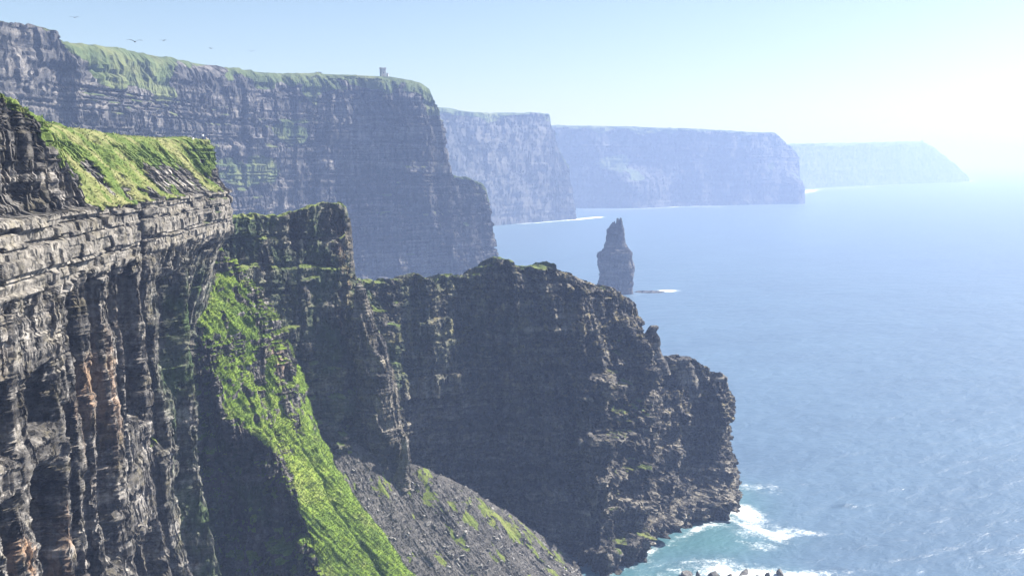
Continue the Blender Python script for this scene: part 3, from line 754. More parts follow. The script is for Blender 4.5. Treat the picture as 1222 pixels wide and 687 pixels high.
def far_cliffs():
    far_cliff('tower_headland', [
        (-120,10,520, -40,500,0,(-1,.1)), (-40,24,565, 35,560,0,(-1,.2)), (0,28,600, 62,590,0,(-1,.2)), (30,31,622, 88,612,0,(-1,.2)), (60,39,645, 112,636,0,(-1,.2)), (66,46,650, 118,642,0.2,(-1,.2)),
        (74,50,660, 130,650,1.0,(-.95,.3)), (100,53,690, 150,676,1.2,(-.95,.3)), (150,60,750, 196,730,1.3,(-.9,.4)), (200,69,810, 240,790,1.3,(-.85,.5)), (250,78,862, 280,838,1.3,(-.7,.7)),
        (300,85,910, 322,884,1.1,(-.6,.8)), (340,88,945, 352,920,1.0,(-.4,.9)), (380,88,968, 392,944,0.9,(-.3,.95)), (420,90,985, 428,962,0.5,(-.2,.97)), (450,91,996, 455,974,0.5,(-.1,1)),
        (480,94,1008, 490,986,1.5,(-.1,1)), (505,102,1020, 530,1000,1.3,(-.1,1)), (518,122,1030, 556,1010,0.6,(-.2,1),200), (528,160,1036, 575,1020,0.3,(-.3,1),150), (536,205,1040, 588,1028,0.2,(-.3,1),120),
        (560,214,1046, 594,1036,0.2,(-.4,1),90), (577,224,1050, 598,1042,0.2,(-.4,1),70), (584,262,1054, 600,1050,0.1,(-.5,.9),60), (586,285,1062, 598,1064,0.1,(-.6,.8),50), (570,290,1085, 580,1090,0.1,(-.8,.6),40)],
        1.5, 1.3, 2000, 2.2, green=((-1, 5),), amp=1.0, patches=((10.6,.9,140,14),(11.6,.6,128,12),(6.8,1.0,150,14),(12.3,1.0,178,12),(21,1.5,160,18)))
    far_cliff('distant_cliff_near', [
        (430,120,1900, 420,1850,.6), (525,128,2050, 520,1990,.6), (545,131,2080, 545,2030,.6), (575,135,2130, 575,2080,.5), (600,135,2190, 602,2150,.4), (640,135,2270, 640,2240,.3), (655,137,2310, 657,2290,.3,(-.5,.9)),
        (658,152,2330, 668,2315,.1,(-.6,.8),200), (664,176,2345, 677,2330,.1,(-.6,.8),200), (676,200,2355, 684,2340,.1,(-.6,.8),150), (683,235,2365, 687,2352,.1,(-.7,.7),100), (684,245,2400, 686,2400,.1,(-.9,.5),60)],
        4.5, 3.6, 3000, 4.0, amp=.5)
    far_cliff('distant_cliff_middle', [
        (560,146,2700, 560,2680,.5), (655,150,2880, 660,2860,.5), (700,150,2920, 704,2900,.5), (750,151,2980, 754,2950,.5), (800,153,3030, 804,3000,.5), (850,155,3090, 852,3060,.5), (900,158,3150, 902,3120,.5),
        (922,158,3190, 925,3160,.4), (932,165,3220, 940,3200,.3,(-.4,.9)), (942,176,3260, 949,3240,.2,(-.5,.85)), (950,184,3300, 953,3280,.2,(-.5,.85)), (952,200,3360, 953,3360,.1,(-.8,.6),200)],
        6.0, 4.5, 4000, 5.0, amp=.4, buttress=((3.1,.6,135,50),(8.6,.8,120,40)), patches=((3.0,.8,140,26),(6.9,.25,128,14)))
    far_cliff('distant_cliff_far', [
        (860,174,4300, 860,4280,.5), (940,172,4800, 942,4780,.5), (1000,171,5300, 1000,5260,.6), (1050,170,5700, 1052,5650,.7), (1080,169,5950, 1085,5900,.8), (1100,170,6120, 1110,6050,1.0), (1112,175,6200, 1124,6130,1.0),
        (1126,186,6280, 1136,6210,.8), (1140,196,6350, 1146,6290,.5), (1150,206,6400, 1153,6360,.3), (1156,213,6460, 1157,6440,.1,(-.8,.6),200), (1150,214,6600, 1150,6600,.1,(-.9,.4),200)],
        12.0, 7.0, 5000, 8.0, amp=.35)

# ================================================================== SEA STACK, REEF
def ring_rock(name, prof, px, D, nr, dz, seed, sc, mat, asp=0.8, kind=None, attrs=None, teeth=0, rough=0):
    """prof: (py, left px, right px) silhouette rows, top to bottom, at distance D"""
    pr = np.array(prof, float)
    zs = np.array([at(px, p[0], D)[2] for p in pr]); xl = np.array([at(p[1], p[0], D)[0] for p in pr]); xr = np.array([at(p[2], p[0], D)[0] for p in pr])
    o = np.argsort(zs); zs, xl, xr = zs[o], xl[o], xr[o]
    zz = np.arange(zs[0], zs[-1], dz)
    if rough: q_ = 1.1 * sc * rough; zq = np.clip(np.round((zz + .5 * q_ * vn(zz / (2 * q_), 0 * zz, 0 * zz, seed)) / q_) * q_, zs[0], zs[-1])
    else: zq = zz
    L = np.interp(zq, zs, xl); R = np.interp(zq, zs, xr)
    cx, rad = (L + R) / 2, (R - L) / 2
    th = np.linspace(0, 2 * math.pi, nr, endpoint=False)
    sq = 1 / np.maximum(np.abs(np.cos(th)) ** 4 + np.abs(np.sin(th)) ** 4, 1e-6) ** .25
    X = cx[None] + np.cos(th)[:, None] * sq[:, None] ** .9 * rad[None]
    Y = D + np.sin(th)[:, None] * sq[:, None] ** .9 * rad[None] * asp + 0 * X
    Z = zz[None] + 0 * X
    P = np.stack([X, Y, Z], -1)
    c = np.stack([cx[None] + 0 * X, D + 0 * X, Z], -1)
    Hd = P - c; Hd /= np.linalg.norm(Hd, axis=2, keepdims=True) + 1e-6
    s = th[:, None] * rad.mean() + 0 * X
    damp = np.minimum(1, rad / (3 * sc))[None]
    disp = blocky(s, Z, sc, seed, 0.0) * .4 * sc + .35 * sc * fbm(X / (4 * sc), Y / (4 * sc), Z / (3 * sc), 4, seed + 9)
    if rough:
        an = (th[:, None] * 3.2 / 6.2832 * 2 + .6 * fbm(Z / (6 * sc), 0 * Z, 0 * Z, 2, seed + 21))
        disp = disp + rough * rad[None] * (.55 * (rnd(np.floor(an * 2.2).astype(int) % 14, np.floor(Z / (5 * sc)).astype(int), seed + 22) - .5) + .4 * (ridge(an * 2 % 12.8, Z / (9 * sc), 0 * Z, 2, seed + 23) - .6)) + .5 * blocky(s, Z, 2.5 * sc, seed + 24)
    P = P + Hd * (disp * damp)[..., None]
    if teeth: P[..., 2] += np.maximum(0, 1 - (zz[-1] - zz)[None] / 9) * teeth * (rnd(np.floor((P[..., 0] - cx[-1]) / 2.1 + 50).astype(int), 0, 4) - .6)
    P = np.concatenate([P, np.repeat(P[:, -1:].mean(axis=0, keepdims=True), nr, 0)], 1)
    A = dict(grass=zeros(P), straw=zeros(P), band=zeros(P), rust=zeros(P), moss=zeros(P), wet=1 - sst(1, 3, P[..., 2]), lichen=zeros(P))
    A.update({k: zeros(P) + v for k, v in (attrs or {}).items()})
    return grid_object(name, P, mat, A, close=True, kind=kind, flip=True)
M_STACK = rock_material('stack_rock', (.045,.045,.05), (.10,.095,.095), (.24,.22,.20), sc=2.2, bump=0.5)
def tag(o, label, cat, group=None, kind=None):
    o['label'] = label; o['category'] = cat
    if group: o['group'] = group
    if kind: o['kind'] = kind
    return o

def stack():
    o = ring_rock('sea_stack', [(262,735.5,741),(266,732,743),(270,728,744),(275,724,744.5),(288,723,746),(295,720.5,749),(299,719,752),(301,715,754),(306,712.5,754),(309,714,754),(315,713.5,756),(325,715,756),(335,714,755),(345,713,754),(352,712,755.5),(356,711,757)], 734, 1040, 260, .45, 6000, 2.0, M_STACK, teeth=8, rough=.12)
    tag(o, 'tall dark sea stack with a narrow toothed summit standing alone in the water', 'sea stack')
    # teeth of the summit
    t = bpy.data.meshes.new('reef')
    n_u, n_r = 120, 14
    th = np.linspace(0, 2 * math.pi, n_u, endpoint=False); rr = np.linspace(0, 1, n_r)
    c = at(775, 347, 1045); 
    ang = th[:, None] + 0 * rr[None]
    R = rr[None] * (1 + .35 * (vn(np.cos(ang) * 2 + 5, np.sin(ang) * 2 + 5, 0 * ang, 3) - .5))
    X = c[0] + np.cos(ang) * R * 21; Y = 1045 + np.sin(ang) * R * 9
    Z = (1 - R ** 2) * 2.0 - .5 + 1.1 * fbm(X / 4, Y / 4, 0 * X, 3, 8) * (R < .93)
    Z = np.where(rr[None] >= 1, -1.0, Z)
    P = np.stack([X, Y, Z], -1)
    bpy.data.meshes.remove(t)
    r = grid_object('reef', P, M_STACK, dict(grass=zeros(P), straw=zeros(P), band=zeros(P), rust=zeros(P), moss=zeros(P), wet=zeros(P) + .5, lichen=zeros(P)), close=True, kind=None, flip=False)
    tag(r, 'low flat rock shelf in the sea at the right foot of the stack', 'reef')

def pinnacles():
    o = ring_rock('rock_horn', [(388,777,784),(391,774,786),(396,771,783),(402,768,787),(408,767,788),(414,768,787),(422,770,790),(432,772,796),(445,776,800)], 780, 390, 60, .2, 6100, .6, M_MID, asp=.9)
    tag(o, 'dark hooked rock horn jutting from the seaward step of the headland', 'rock horn')
    o = ring_rock('rock_tower', [(426,806,824),(428,804,826),(431,807,823),(436,805,828),(442,803,829),(452,801,833),(470,800,836)], 815, 397, 70, .25, 6150, .7, M_MID, asp=.9)
    tag(o, 'flat-capped rock knob on the low seaward end of the headland', 'rock knob')
    o = ring_rock('rock_tower', [(447,850,864),(450,848,868),(455,851,867),(462,846,869),(475,844,870),(492,843,871)], 858, 399, 70, .25, 6160, .7, M_MID, asp=.8)
    tag(o, 'blunt square rock knob at the very tip of the headland', 'rock knob')
    ring_rock('cliff_buttress', [(338,426,431),(346,424,436),(362,423,441),(385,422,448),(410,422,456),(430,424,460),(450,428,466),(470,432,470),(490,437,474),(510,440,477),(535,446,481),(560,448,486),(590,448,494)], 445, 311, 150, .3, 6300, 1.3, M_MID, asp=1.3, kind='structure', attrs=dict(lichen=.4), rough=.8)
    o = ring_rock('rock_pinnacle', [(519,480.5,485),(524,478,487),(531,479.5,487),(540,478,488),(552,476,488.5),(565,470,490),(580,466,494)], 482, 304, 56, .18, 6200, .8, M_NEAR, asp=1.0, attrs=dict(band=.25, lichen=.6), rough=.7)
    tag(o, 'thin pale rock pinnacle standing at the top edge of the scree', 'rock pinnacle')

# ================================================================== TOWER, RUIN
def box(bm, c, s, rot=0):
    r = bmesh.ops.create_cube(bm, size=1)
    for v in r['verts']:
        x, y, z = v.co.x * s[0], v.co.y * s[1], v.co.z * s[2]
        v.co = (c[0] + x * math.cos(rot) - y * math.sin(rot), c[1] + x * math.sin(rot) + y * math.cos(rot), c[2] + z)
def cyl(bm, c, r0, r1, h, n=20):
    r = bmesh.ops.create_cone(bm, cap_ends=True, segments=n, radius1=r0, radius2=r1, depth=h)
    for v in r['verts']: v.co += Vector((c[0], c[1], c[2] + h / 2))
def obj(name, bm, mat, parent=None, bev=0):
    if bev: bmesh.ops.bevel(bm, geom=bm.edges[:], offset=bev, segments=1, affect='EDGES')
    me = bpy.data.meshes.new(name); bm.to_mesh(me); bm.free(); me.materials.append(mat)
    o = bpy.data.objects.new(name, me); COL.objects.link(o)
    if parent: o.parent = parent
    return o
def empty(name, loc, rz=0):
    o = bpy.data.objects.new(name, None); COL.objects.link(o); o.location = loc; o.rotation_euler = (0, 0, rz); return o
M_STONE = plain('tower_stone', (.36,.34,.31), .9, .3, 1.2)
M_DARK = plain('dark_opening', (.02,.02,.025), .9, .1)
def tower():
    p = at(457, 95, 1012)
    t = empty('stone_tower', (p[0], p[1], p[2] - .5), .5)
    tag(t, 'small square stone tower with battlements on the clifftop skyline', 'tower')
    W, Ht = 5.2, 11.6
    b = bmesh.new(); box(b, (0, 0, Ht / 2), (W, W, Ht)); box(b, (0, 0, .6), (W + .7, W + .7, 1.2)); obj('wall', b, M_STONE, t, .06)
    b = bmesh.new(); box(b, (0, 0, Ht + .25), (W + .9, W + .9, .5))
    for sx in (-1, 1):
        for k in range(4):
            q = -W / 2 + .1 + k * (W - .2) / 3
            box(b, (q, sx * (W / 2 + .15), Ht + .95), (.8, .5, .9)); box(b, (sx * (W / 2 + .15), q, Ht + .951), (.5, .8, .9))
    obj('parapet', b, M_STONE, t)
    for (x, y, z, w, d, h) in ((0, -W / 2, 7.4, .7, .12, 1.5), (0, -W / 2, 3.4, .8, .12, 1.6), (W / 2, 0, 7.4, .12, .7, 1.5), (-W / 2, 0, 7.4, .12, .7, 1.5)):
        b = bmesh.new(); box(b, (x, y, z), (w, d, h)); obj('window', b, M_DARK, t)
    b = bmesh.new(); box(b, (W / 2, 0, 1.9), (.14, 1.1, 2.2)); obj('door', b, M_DARK, t)
    b = bmesh.new(); cyl(b, (4.6, -1.6, 0), 1.15, 1.1, 6.8); cyl(b, (4.6, -1.6, 6.8), 1.35, 1.35, .5); obj('turret', b, M_STONE, t)
    p = at(451.2, 94.6, 1008)
    w = empty('stone_wall', (p[0], p[1], p[2] - 1.0), .2)
    b = bmesh.new(); box(b, (0, 0, 1.9), (3.4, 1.2, 3.8)); box(b, (0, 0, 3.95), (3.8, 1.5, .3)); obj('wall', b, M_STONE, w, .04)
    tag(w, 'low stone wall just left of the clifftop tower', 'wall')
    p = at(380, 88.6, 972)
    w = empty('stone_hut', (p[0], p[1], p[2] - 1.5), .3)
    b = bmesh.new(); box(b, (0, 0, 1.6), (6.0, 3.0, 3.2)); obj('wall', b, M_STONE, w, .04)
    b = bmesh.new(); box(b, (0, 0, 3.3), (6.4, 3.4, .25)); obj('roof', b, M_DARK, w)
    tag(w, 'tiny flat-roofed hut on the skyline left of the tower', 'hut')
    p = at(1100, 170.5, 6125)
    r = empty('ruined_tower', (p[0], p[1], p[2] - 4), .3)
    b = bmesh.new(); box(b, (0, 0, 9), (9, 8, 18)); box(b, (-2.4, 0, 19), (4, 7, 4)); box(b, (9, 0, 6), (9, 6, 12)); obj('wall', b, M_STONE, r, .3)
    tag(r, 'faint ruined watchtower on the most distant headland', 'ruin')

# ================================================================== PEOPLE
M_SKIN = plain('skin', (.45,.28,.2), .6, .1); M_HAIR = plain('hair', (.05,.03,.02), .8)
def person(name, loc, rz, joints, edges, radii, mats, label):
    """skinned figure; mats: (top, trousers) split by bone"""
    me = bpy.data.meshes.new(name); me.from_pydata([Vector(j) for j in joints], edges, [])
    o = bpy.data.objects.new(name, me); COL.objects.link(o); o.location = loc; o.rotation_euler = (0, 0, rz)
    md = o.modifiers.new('skin', 'SKIN')
    for i, r in enumerate(radii): me.skin_vertices[0].data[i].radius = (r, r)
    me.skin_vertices[0].data[0].use_root = True
    sb = o.modifiers.new('sub', 'SUBSURF'); sb.levels = 1; sb.render_levels = 1
    dg = bpy.context.evaluated_depsgraph_get()
    bm_ = bpy.data.meshes.new_from_object(o.evaluated_get(dg))
    o.modifiers.clear(); o.data = bm_; bpy.data.meshes.remove(me)
    return o, bm_
def people():
    M_WHITE = plain('white_cloth', (.75,.76,.8), .8, .05); M_NAVY = plain('dark_trousers', (.03,.035,.06), .8); M_PALE = plain('pale_cloth', (.62,.56,.5), .8, .05)
    HAND = []
    def standing():
        J = [(0,0,.95),(0,0,1.2),(0,0,1.42),(0,0,1.52),(0,.01,1.62),(0,.01,1.74), (.2,0,1.40),(.25,.02,1.12),(.27,.10,.88),(-.2,0,1.40),(-.26,-.02,1.13),(-.25,.08,.90), (.11,0,.9),(.13,.02,.48),(.13,-.03,.08),(.14,.12,.03),(-.11,0,.9),(-.13,.03,.48),(-.13,0,.08),(-.14,.15,.03)]
        E = [(0,1),(1,2),(2,3),(3,4),(4,5),(2,6),(6,7),(7,8),(2,9),(9,10),(10,11),(0,12),(12,13),(13,14),(14,15),(0,16),(16,17),(17,18),(18,19)]
        R = [.15,.14,.15,.06,.10,.08,.07,.05,.035,.07,.05,.035,.10,.07,.05,.04,.10,.07,.05,.04]
        return J, E, R
    def sitting():
        J = [(0,0,.13),(0,-.05,.42),(0,-.06,.66),(0,-.04,.76),(0,-.01,.87),(0,0,.98), (.2,-.04,.63),(.28,.05,.38),(.2,.28,.36),(-.2,-.04,.63),(-.28,.05,.38),(-.2,.28,.36), (.11,.05,.13),(.15,.42,.46),(.14,.62,.06),(.14,.75,.04),(-.11,.05,.13),(-.15,.42,.42),(-.14,.66,.06),(-.14,.8,.04)]
        E = [(0,1),(1,2),(2,3),(3,4),(4,5),(2,6),(6,7),(7,8),(2,9),(9,10),(10,11),(0,12),(12,13),(13,14),(14,15),(0,16),(16,17),(17,18),(18,19)]
        R = [.16,.14,.15,.06,.10,.08,.07,.05,.035,.07,.05,.035,.10,.07,.05,.04,.10,.07,.05,.04]
        return J, E, R
    specs = [('standing', 242.3, 166.4, 247, .6, M_WHITE, M_NAVY, 'person standing in a white top and dark trousers at the grassy cliff edge'),
             ('sitting', 230.5, 166.6, 244, 1.2, M_WHITE, M_NAVY, 'person in a white top and dark trousers sitting left of the standing one'),
             ('sitting', 246.5, 168.4, 246, -.7, M_PALE, M_PALE, 'person in pale clothes sitting on the grass right of the standing one')]
    dg = bpy.context.evaluated_depsgraph_get(); dg.update()
    near = bpy.data.objects['cliff_face']
    for kind, px, py, D, rz, mt, mb, lab in specs:
        best = None
        for D_ in np.arange(200, 268, 1.0):
            q = at(px, 166, D_); hit, hp, _, _ = near.ray_cast(Vector((q[0], q[1], 400)), Vector((0, 0, -1)))
            if not hit: continue
            up = (hp.z - CAM_H) / D_
            if best is None or up > best[0] + .0006: best = (up, D_)
        p = at(px, py, best[1] - (0 if kind == 'standing' else 1.0))
        hit, hp, _, _ = near.ray_cast(Vector((p[0], p[1], 400)), Vector((0, 0, -1)))
        z = hp.z if hit else p[2]
        J, E, R = standing() if kind == 'standing' else sitting()
        o, me = person('person', (p[0], p[1], z - .03), rz, J, E, R, None, lab)
        tag(o, lab, 'person', None)
        me.materials.clear()
        for m in (mt, mb, M_SKIN): me.materials.append(m)
        for f in me.polygons:
            c = f.center
            if kind == 'standing': k = 1 if c.z < .98 and abs(c.x) < .22 else (2 if c.z > 1.5 or (abs(c.x) > .2 and c.z < 1.0) else 0)
            else: k = 1 if (c.z < .3 or c.y > .33) else (2 if c.z > .74 else 0)
            f.material_index = k; f.use_smooth = True
        # hair as a child, over the back and top of the head
        hz = 1.70 if kind == 'standing' else .95
        b = bmesh.new(); bmesh.ops.create_icosphere(b, subdivisions=2, radius=.125)
        for v in b.verts:
            if v.co.y > .05 and v.co.z < .03: v.co.y = .03
            v.co += Vector((0, -.02, hz))
        obj('hair', b, M_HAIR, o)
        b = bmesh.new(); fy = .115
        for sx in (-.035, .035): pass
        b.free()
        for sx in (-.035, .035):
            b = bmesh.new(); bmesh.ops.create_icosphere(b, subdivisions=1, radius=.012)
            for v in b.verts: v.co += Vector((sx, fy - .01, hz - .03))
            obj('eye', b, M_DARK, o)

# ================================================================== BIRDS
def birds():
    mw, mg = plain('gull_body', (.10,.10,.11), .7, .1), plain('gull_wing', (.05,.05,.055), .7, .1)
    spec = [(161,50,95,.5,.55,'gull gliding with long raised wings above the skyline, largest bird'), (89,21,150,.2,.2,'bird high at the far left of the sky above all the others'),
            (195,48.5,190,-.3,.3,'dark bird just right of the large gull'), (252,58,210,.8,.4,'tiny bird halfway between the large gull and the rightmost bird'), (300,61.5,210,.2,.5,'tiny bird furthest right over the long cliff')]
    for px, py, D, rz, flap, lab in spec:
        e = at(px, py, D); o = empty('gull', tuple(e), rz); tag(o, lab, 'bird', 'gulls flying above the cliff')
        b = bmesh.new(); bmesh.ops.create_uvsphere(b, u_segments=12, v_segments=8, radius=1)
        for v in b.verts:
            t = v.co.y; v.co = Vector((v.co.x * .075 * (1 - .35 * abs(t)), t * .27, v.co.z * .07 * (1 - .3 * abs(t))))
        r = bmesh.ops.create_uvsphere(b, u_segments=10, v_segments=6, radius=.05)
        for v in r['verts']: v.co += Vector((0, .27, .025))
        r = bmesh.ops.create_cone(b, cap_ends=True, segments=6, radius1=.018, radius2=.003, depth=.07)
        for v in r['verts']: v.co = Vector((v.co.x, v.co.z + .34, v.co.y + .02))
        obj('body', b, mw, o)
        b = bmesh.new(); vs = [b.verts.new(c) for c in ((-.03,-.2,.01),(.03,-.2,.01),(.08,-.4,.01),(-.08,-.4,.01),(-.03,-.2,-.015),(.03,-.2,-.015),(.08,-.4,0),(-.08,-.4,0))]
        for f in ((0,1,2,3),(7,6,5,4),(0,4,5,1),(1,5,6,2),(2,6,7,3),(3,7,4,0)): b.faces.new([vs[i] for i in f])
        obj('tail', b, mg, o)
        for sx in (-1, 1):
            b = bmesh.new(); sec = []
            for (r_, y0, y1, z) in ((.04,.14,-.12,.02),(.32,.20,-.08,.02 + .28 * flap),(.52,.14,-.09,.04 + .30 * flap),(.76,-.02,-.09,.04 + .16 * flap)):
                sec.append([b.verts.new((sx * r_, y0, z)), b.verts.new((sx * r_, (y0 + y1) / 2, z + .015)), b.verts.new((sx * r_, y1, z)), b.verts.new((sx * r_, (y0 + y1) / 2, z - .008))])
            for A, B in zip(sec, sec[1:]):
                for i in range(4): b.faces.new((A[i], A[(i + 1) % 4], B[(i + 1) % 4], B[i]))
            b.faces.new(sec[0]); b.faces.new(sec[-1][::-1])
            obj('wing', b, mg, o)

# ================================================================== ROCKS
def boulder_mesh(name, seed, sx, sy, sz, mat, sub=3, ang=.35):
    b = bmesh.new(); bmesh.ops.create_icosphere(b, subdivisions=sub, radius=1)
    r = random.Random(seed)
    planes = [(Vector((r.gauss(0,1), r.gauss(0,1), r.gauss(0,1))).normalized(), r.uniform(.45,.85)) for _ in range(11)]
    for v in b.verts:
        for n, d in planes:
            k = v.co.dot(n) - d
            if k > 0: v.co -= n * k
        v.co += Vector([(float(vn(np.array([v.co.x * 3 + 9 + i * 7]), np.array([v.co.y * 3 + 9]), np.array([v.co.z * 3 + 9]), seed)[0]) - .5) * .12 for i in range(3)])
        v.co = Vector((v.co.x * sx, v.co.y * sy, v.co.z * sz))
    me = bpy.data.meshes.new(name); b.to_mesh(me); b.free(); me.materials.append(mat); return me
M_BOULD = NT('wet_boulder')
_c = M_BOULD.ramp(M_BOULD.noise(M_BOULD.pos(1,1,2), .8, 6, .7), [(.35,(.03,.03,.032)),(.5,(.07,.068,.066)),(.68,(.16,.15,.14))])
M_BOULD.put(M_BOULD.b.inputs['Base Color'], _c); M_BOULD.put(M_BOULD.b.inputs['Roughness'], .75)
M_BOULD.link(M_BOULD.bump(M_BOULD.noise(M_BOULD.pos(), 2.0, 5, .7), .7, .4), M_BOULD.b.inputs['Normal']); M_BOULD = M_BOULD.m
M_SLAB = NT('scree_block')
_c = M_SLAB.ramp(M_SLAB.noise(M_SLAB.pos(1,1,2), 1.2, 6, .7), [(.35,(.07,.067,.065)),(.5,(.14,.135,.128)),(.68,(.30,.285,.265))])
M_SLAB.put(M_SLAB.b.inputs['Base Color'], _c); M_SLAB.put(M_SLAB.b.inputs['Roughness'], .9); M_SLAB = M_SLAB.m

def rocks():
    spec = [(819,683,4.2,2.6,2.6,'leftmost spiky boulder in the surf below the headland'), (834,686,1.8,1.6,3.6,'thin upright boulder beside the spiky one at the left'),
            (853,684,5.2,3.0,2.6,'broad dark boulder second in from the left of the surf rocks'), (871,686,2.2,1.8,2.0,'small round boulder left of the largest low one'),
            (889,682.5,6.2,3.4,2.4,'largest low rounded boulder in the middle of the surf rocks'), (905,687,2.6,2,1.6,'half sunk boulder just right of the largest low one'),
            (917,686,2.4,2,2.6,'blocky boulder third from the right in the surf'), (931,683,3.0,2.2,3.0,'pointed leaning boulder near the right end of the surf rocks'), (941,688,2.2,1.8,1.7,'small last boulder at the right end of the surf rocks')]
    for i, (px, py, sx, sy, sz, lab) in enumerate(spec):
        p = atz(px, py + 2.5, 0)
        o = bpy.data.objects.new('boulder', boulder_mesh('boulder', 40 + i, sx * .6, sy * .7, sz * .72, M_BOULD)); COL.objects.link(o)
        o.location = (p[0], p[1], .2); o.rotation_euler = (random.Random(i).uniform(-.2,.2), random.Random(i + 50).uniform(-.3,.3), i)
        tag(o, lab, 'boulder', 'boulders in the surf')
    # blocks lying on the scree
    P, N = SCREE['P'], SCREE['N']
    r = random.Random(5)
    big = [(453,538,1.3,'pale block near the top of the scree'),]
    nu, nv = P.shape[:2]
    me = [boulder_mesh('scree_block', 900 + k, 1.0, .62, .36, M_SLAB, 2) for k in range(6)]
    spots = [(550,628,1.0,'bright pale block at the upper middle of the scree below the grass strip'),(511,624,1.5,'largest pale block in the middle of the scree'),(555,635,1.4,'long tilted pale slab right of the largest block'),
             (588,607,1.0,'small white block on the grassy strip near the scree crest'),(612,667,1.2,'pale flat slab low on the scree toward the shore'),(598,640,.9,'small grey block lower right of the white one'),
             (430,572,.8,'small pale block high on the scree beside the green spur'),(535,676,1.1,'dark flat block at the lower middle of the scree'),(655,676,1.0,'pale block close to the lower right end of the scree'),(470,590,.9,'small pale block above the dark groove of the scree')]
    flat = P[:, :, :].reshape(-1, 3)
    c = flat[:, 1] * cP + (CAM_H - flat[:, 2]) * sP
    u = 611 + F * flat[:, 0] / c; w = 343.5 - F * ((flat[:, 2] - CAM_H) * cP + flat[:, 1] * sP) / c
    for k, (px, py, s_, lab) in enumerate(spots):
        j = int(np.argmin((u - px) ** 2 + (w - py) ** 2)); q = flat[j]; n = Vector(N.reshape(-1, 3)[j])
        o = bpy.data.objects.new('scree_block', me[k % 6]); COL.objects.link(o)
        o.location = (q[0], q[1], q[2] + .15); o.scale = (s_, s_, s_)
        o.rotation_euler = n.to_track_quat('Z', 'X').to_euler(); o.rotation_euler.rotate_axis('Z', r.uniform(0, 3))
        tag(o, lab, 'rock', 'larger blocks on the scree')
    # the countless small stones
    rs = np.random.RandomState(3); n = 9000
    iu = rs.randint(0, nu, n); iv = rs.randint(int(nv * .15), nv, n)
    keep = SCREE['grassy'][iu, iv] < rs.rand(n); iu, iv = iu[keep], iv[keep]; n = len(iu)
    base = P[iu, iv]; sz = .07 + .4 * rs.rand(n) ** 9
    cube = np.array([[x, y, z] for x in (-1, 1) for y in (-1, 1) for z in (-1, 1)], float)
    V = cube[None] * (1 + .35 * (rs.rand(n, 8, 3) - .5)) * (np.stack([sz * (1 + rs.rand(n)), sz * (.5 + .5 * rs.rand(n)), sz * (.3 + .4 * rs.rand(n))], 1)[:, None])
    a = rs.rand(n) * 6.28; t = (rs.rand(n) - .5) * 1.4
    x = V[..., 0] * np.cos(a)[:, None] - V[..., 1] * np.sin(a)[:, None]; y = V[..., 0] * np.sin(a)[:, None] + V[..., 1] * np.cos(a)[:, None]; z = V[..., 2]
    x, z = x * np.cos(t)[:, None] - z * np.sin(t)[:, None], x * np.sin(t)[:, None] + z * np.cos(t)[:, None]
    V = np.stack([x, y, z], -1) + base[:, None] + np.array([0, 0, .05])
    q = np.array([[0,1,3,2],[4,6,7,5],[0,4,5,1],[2,3,7,6],[0,2,6,4],[1,5,7,3]])
    Fq = (q[None] + (np.arange(n) * 8)[:, None, None]).reshape(-1, 4)
    m = bpy.data.meshes.new('scree_stones'); raw_mesh(m, V.reshape(-1, 3), Fq); m.materials.append(M_SLAB)
    o = bpy.data.objects.new('scree_stones', m); COL.objects.link(o)
    tag(o, 'countless small grey stones strewn down the scree slope', 'stones', kind='stuff')

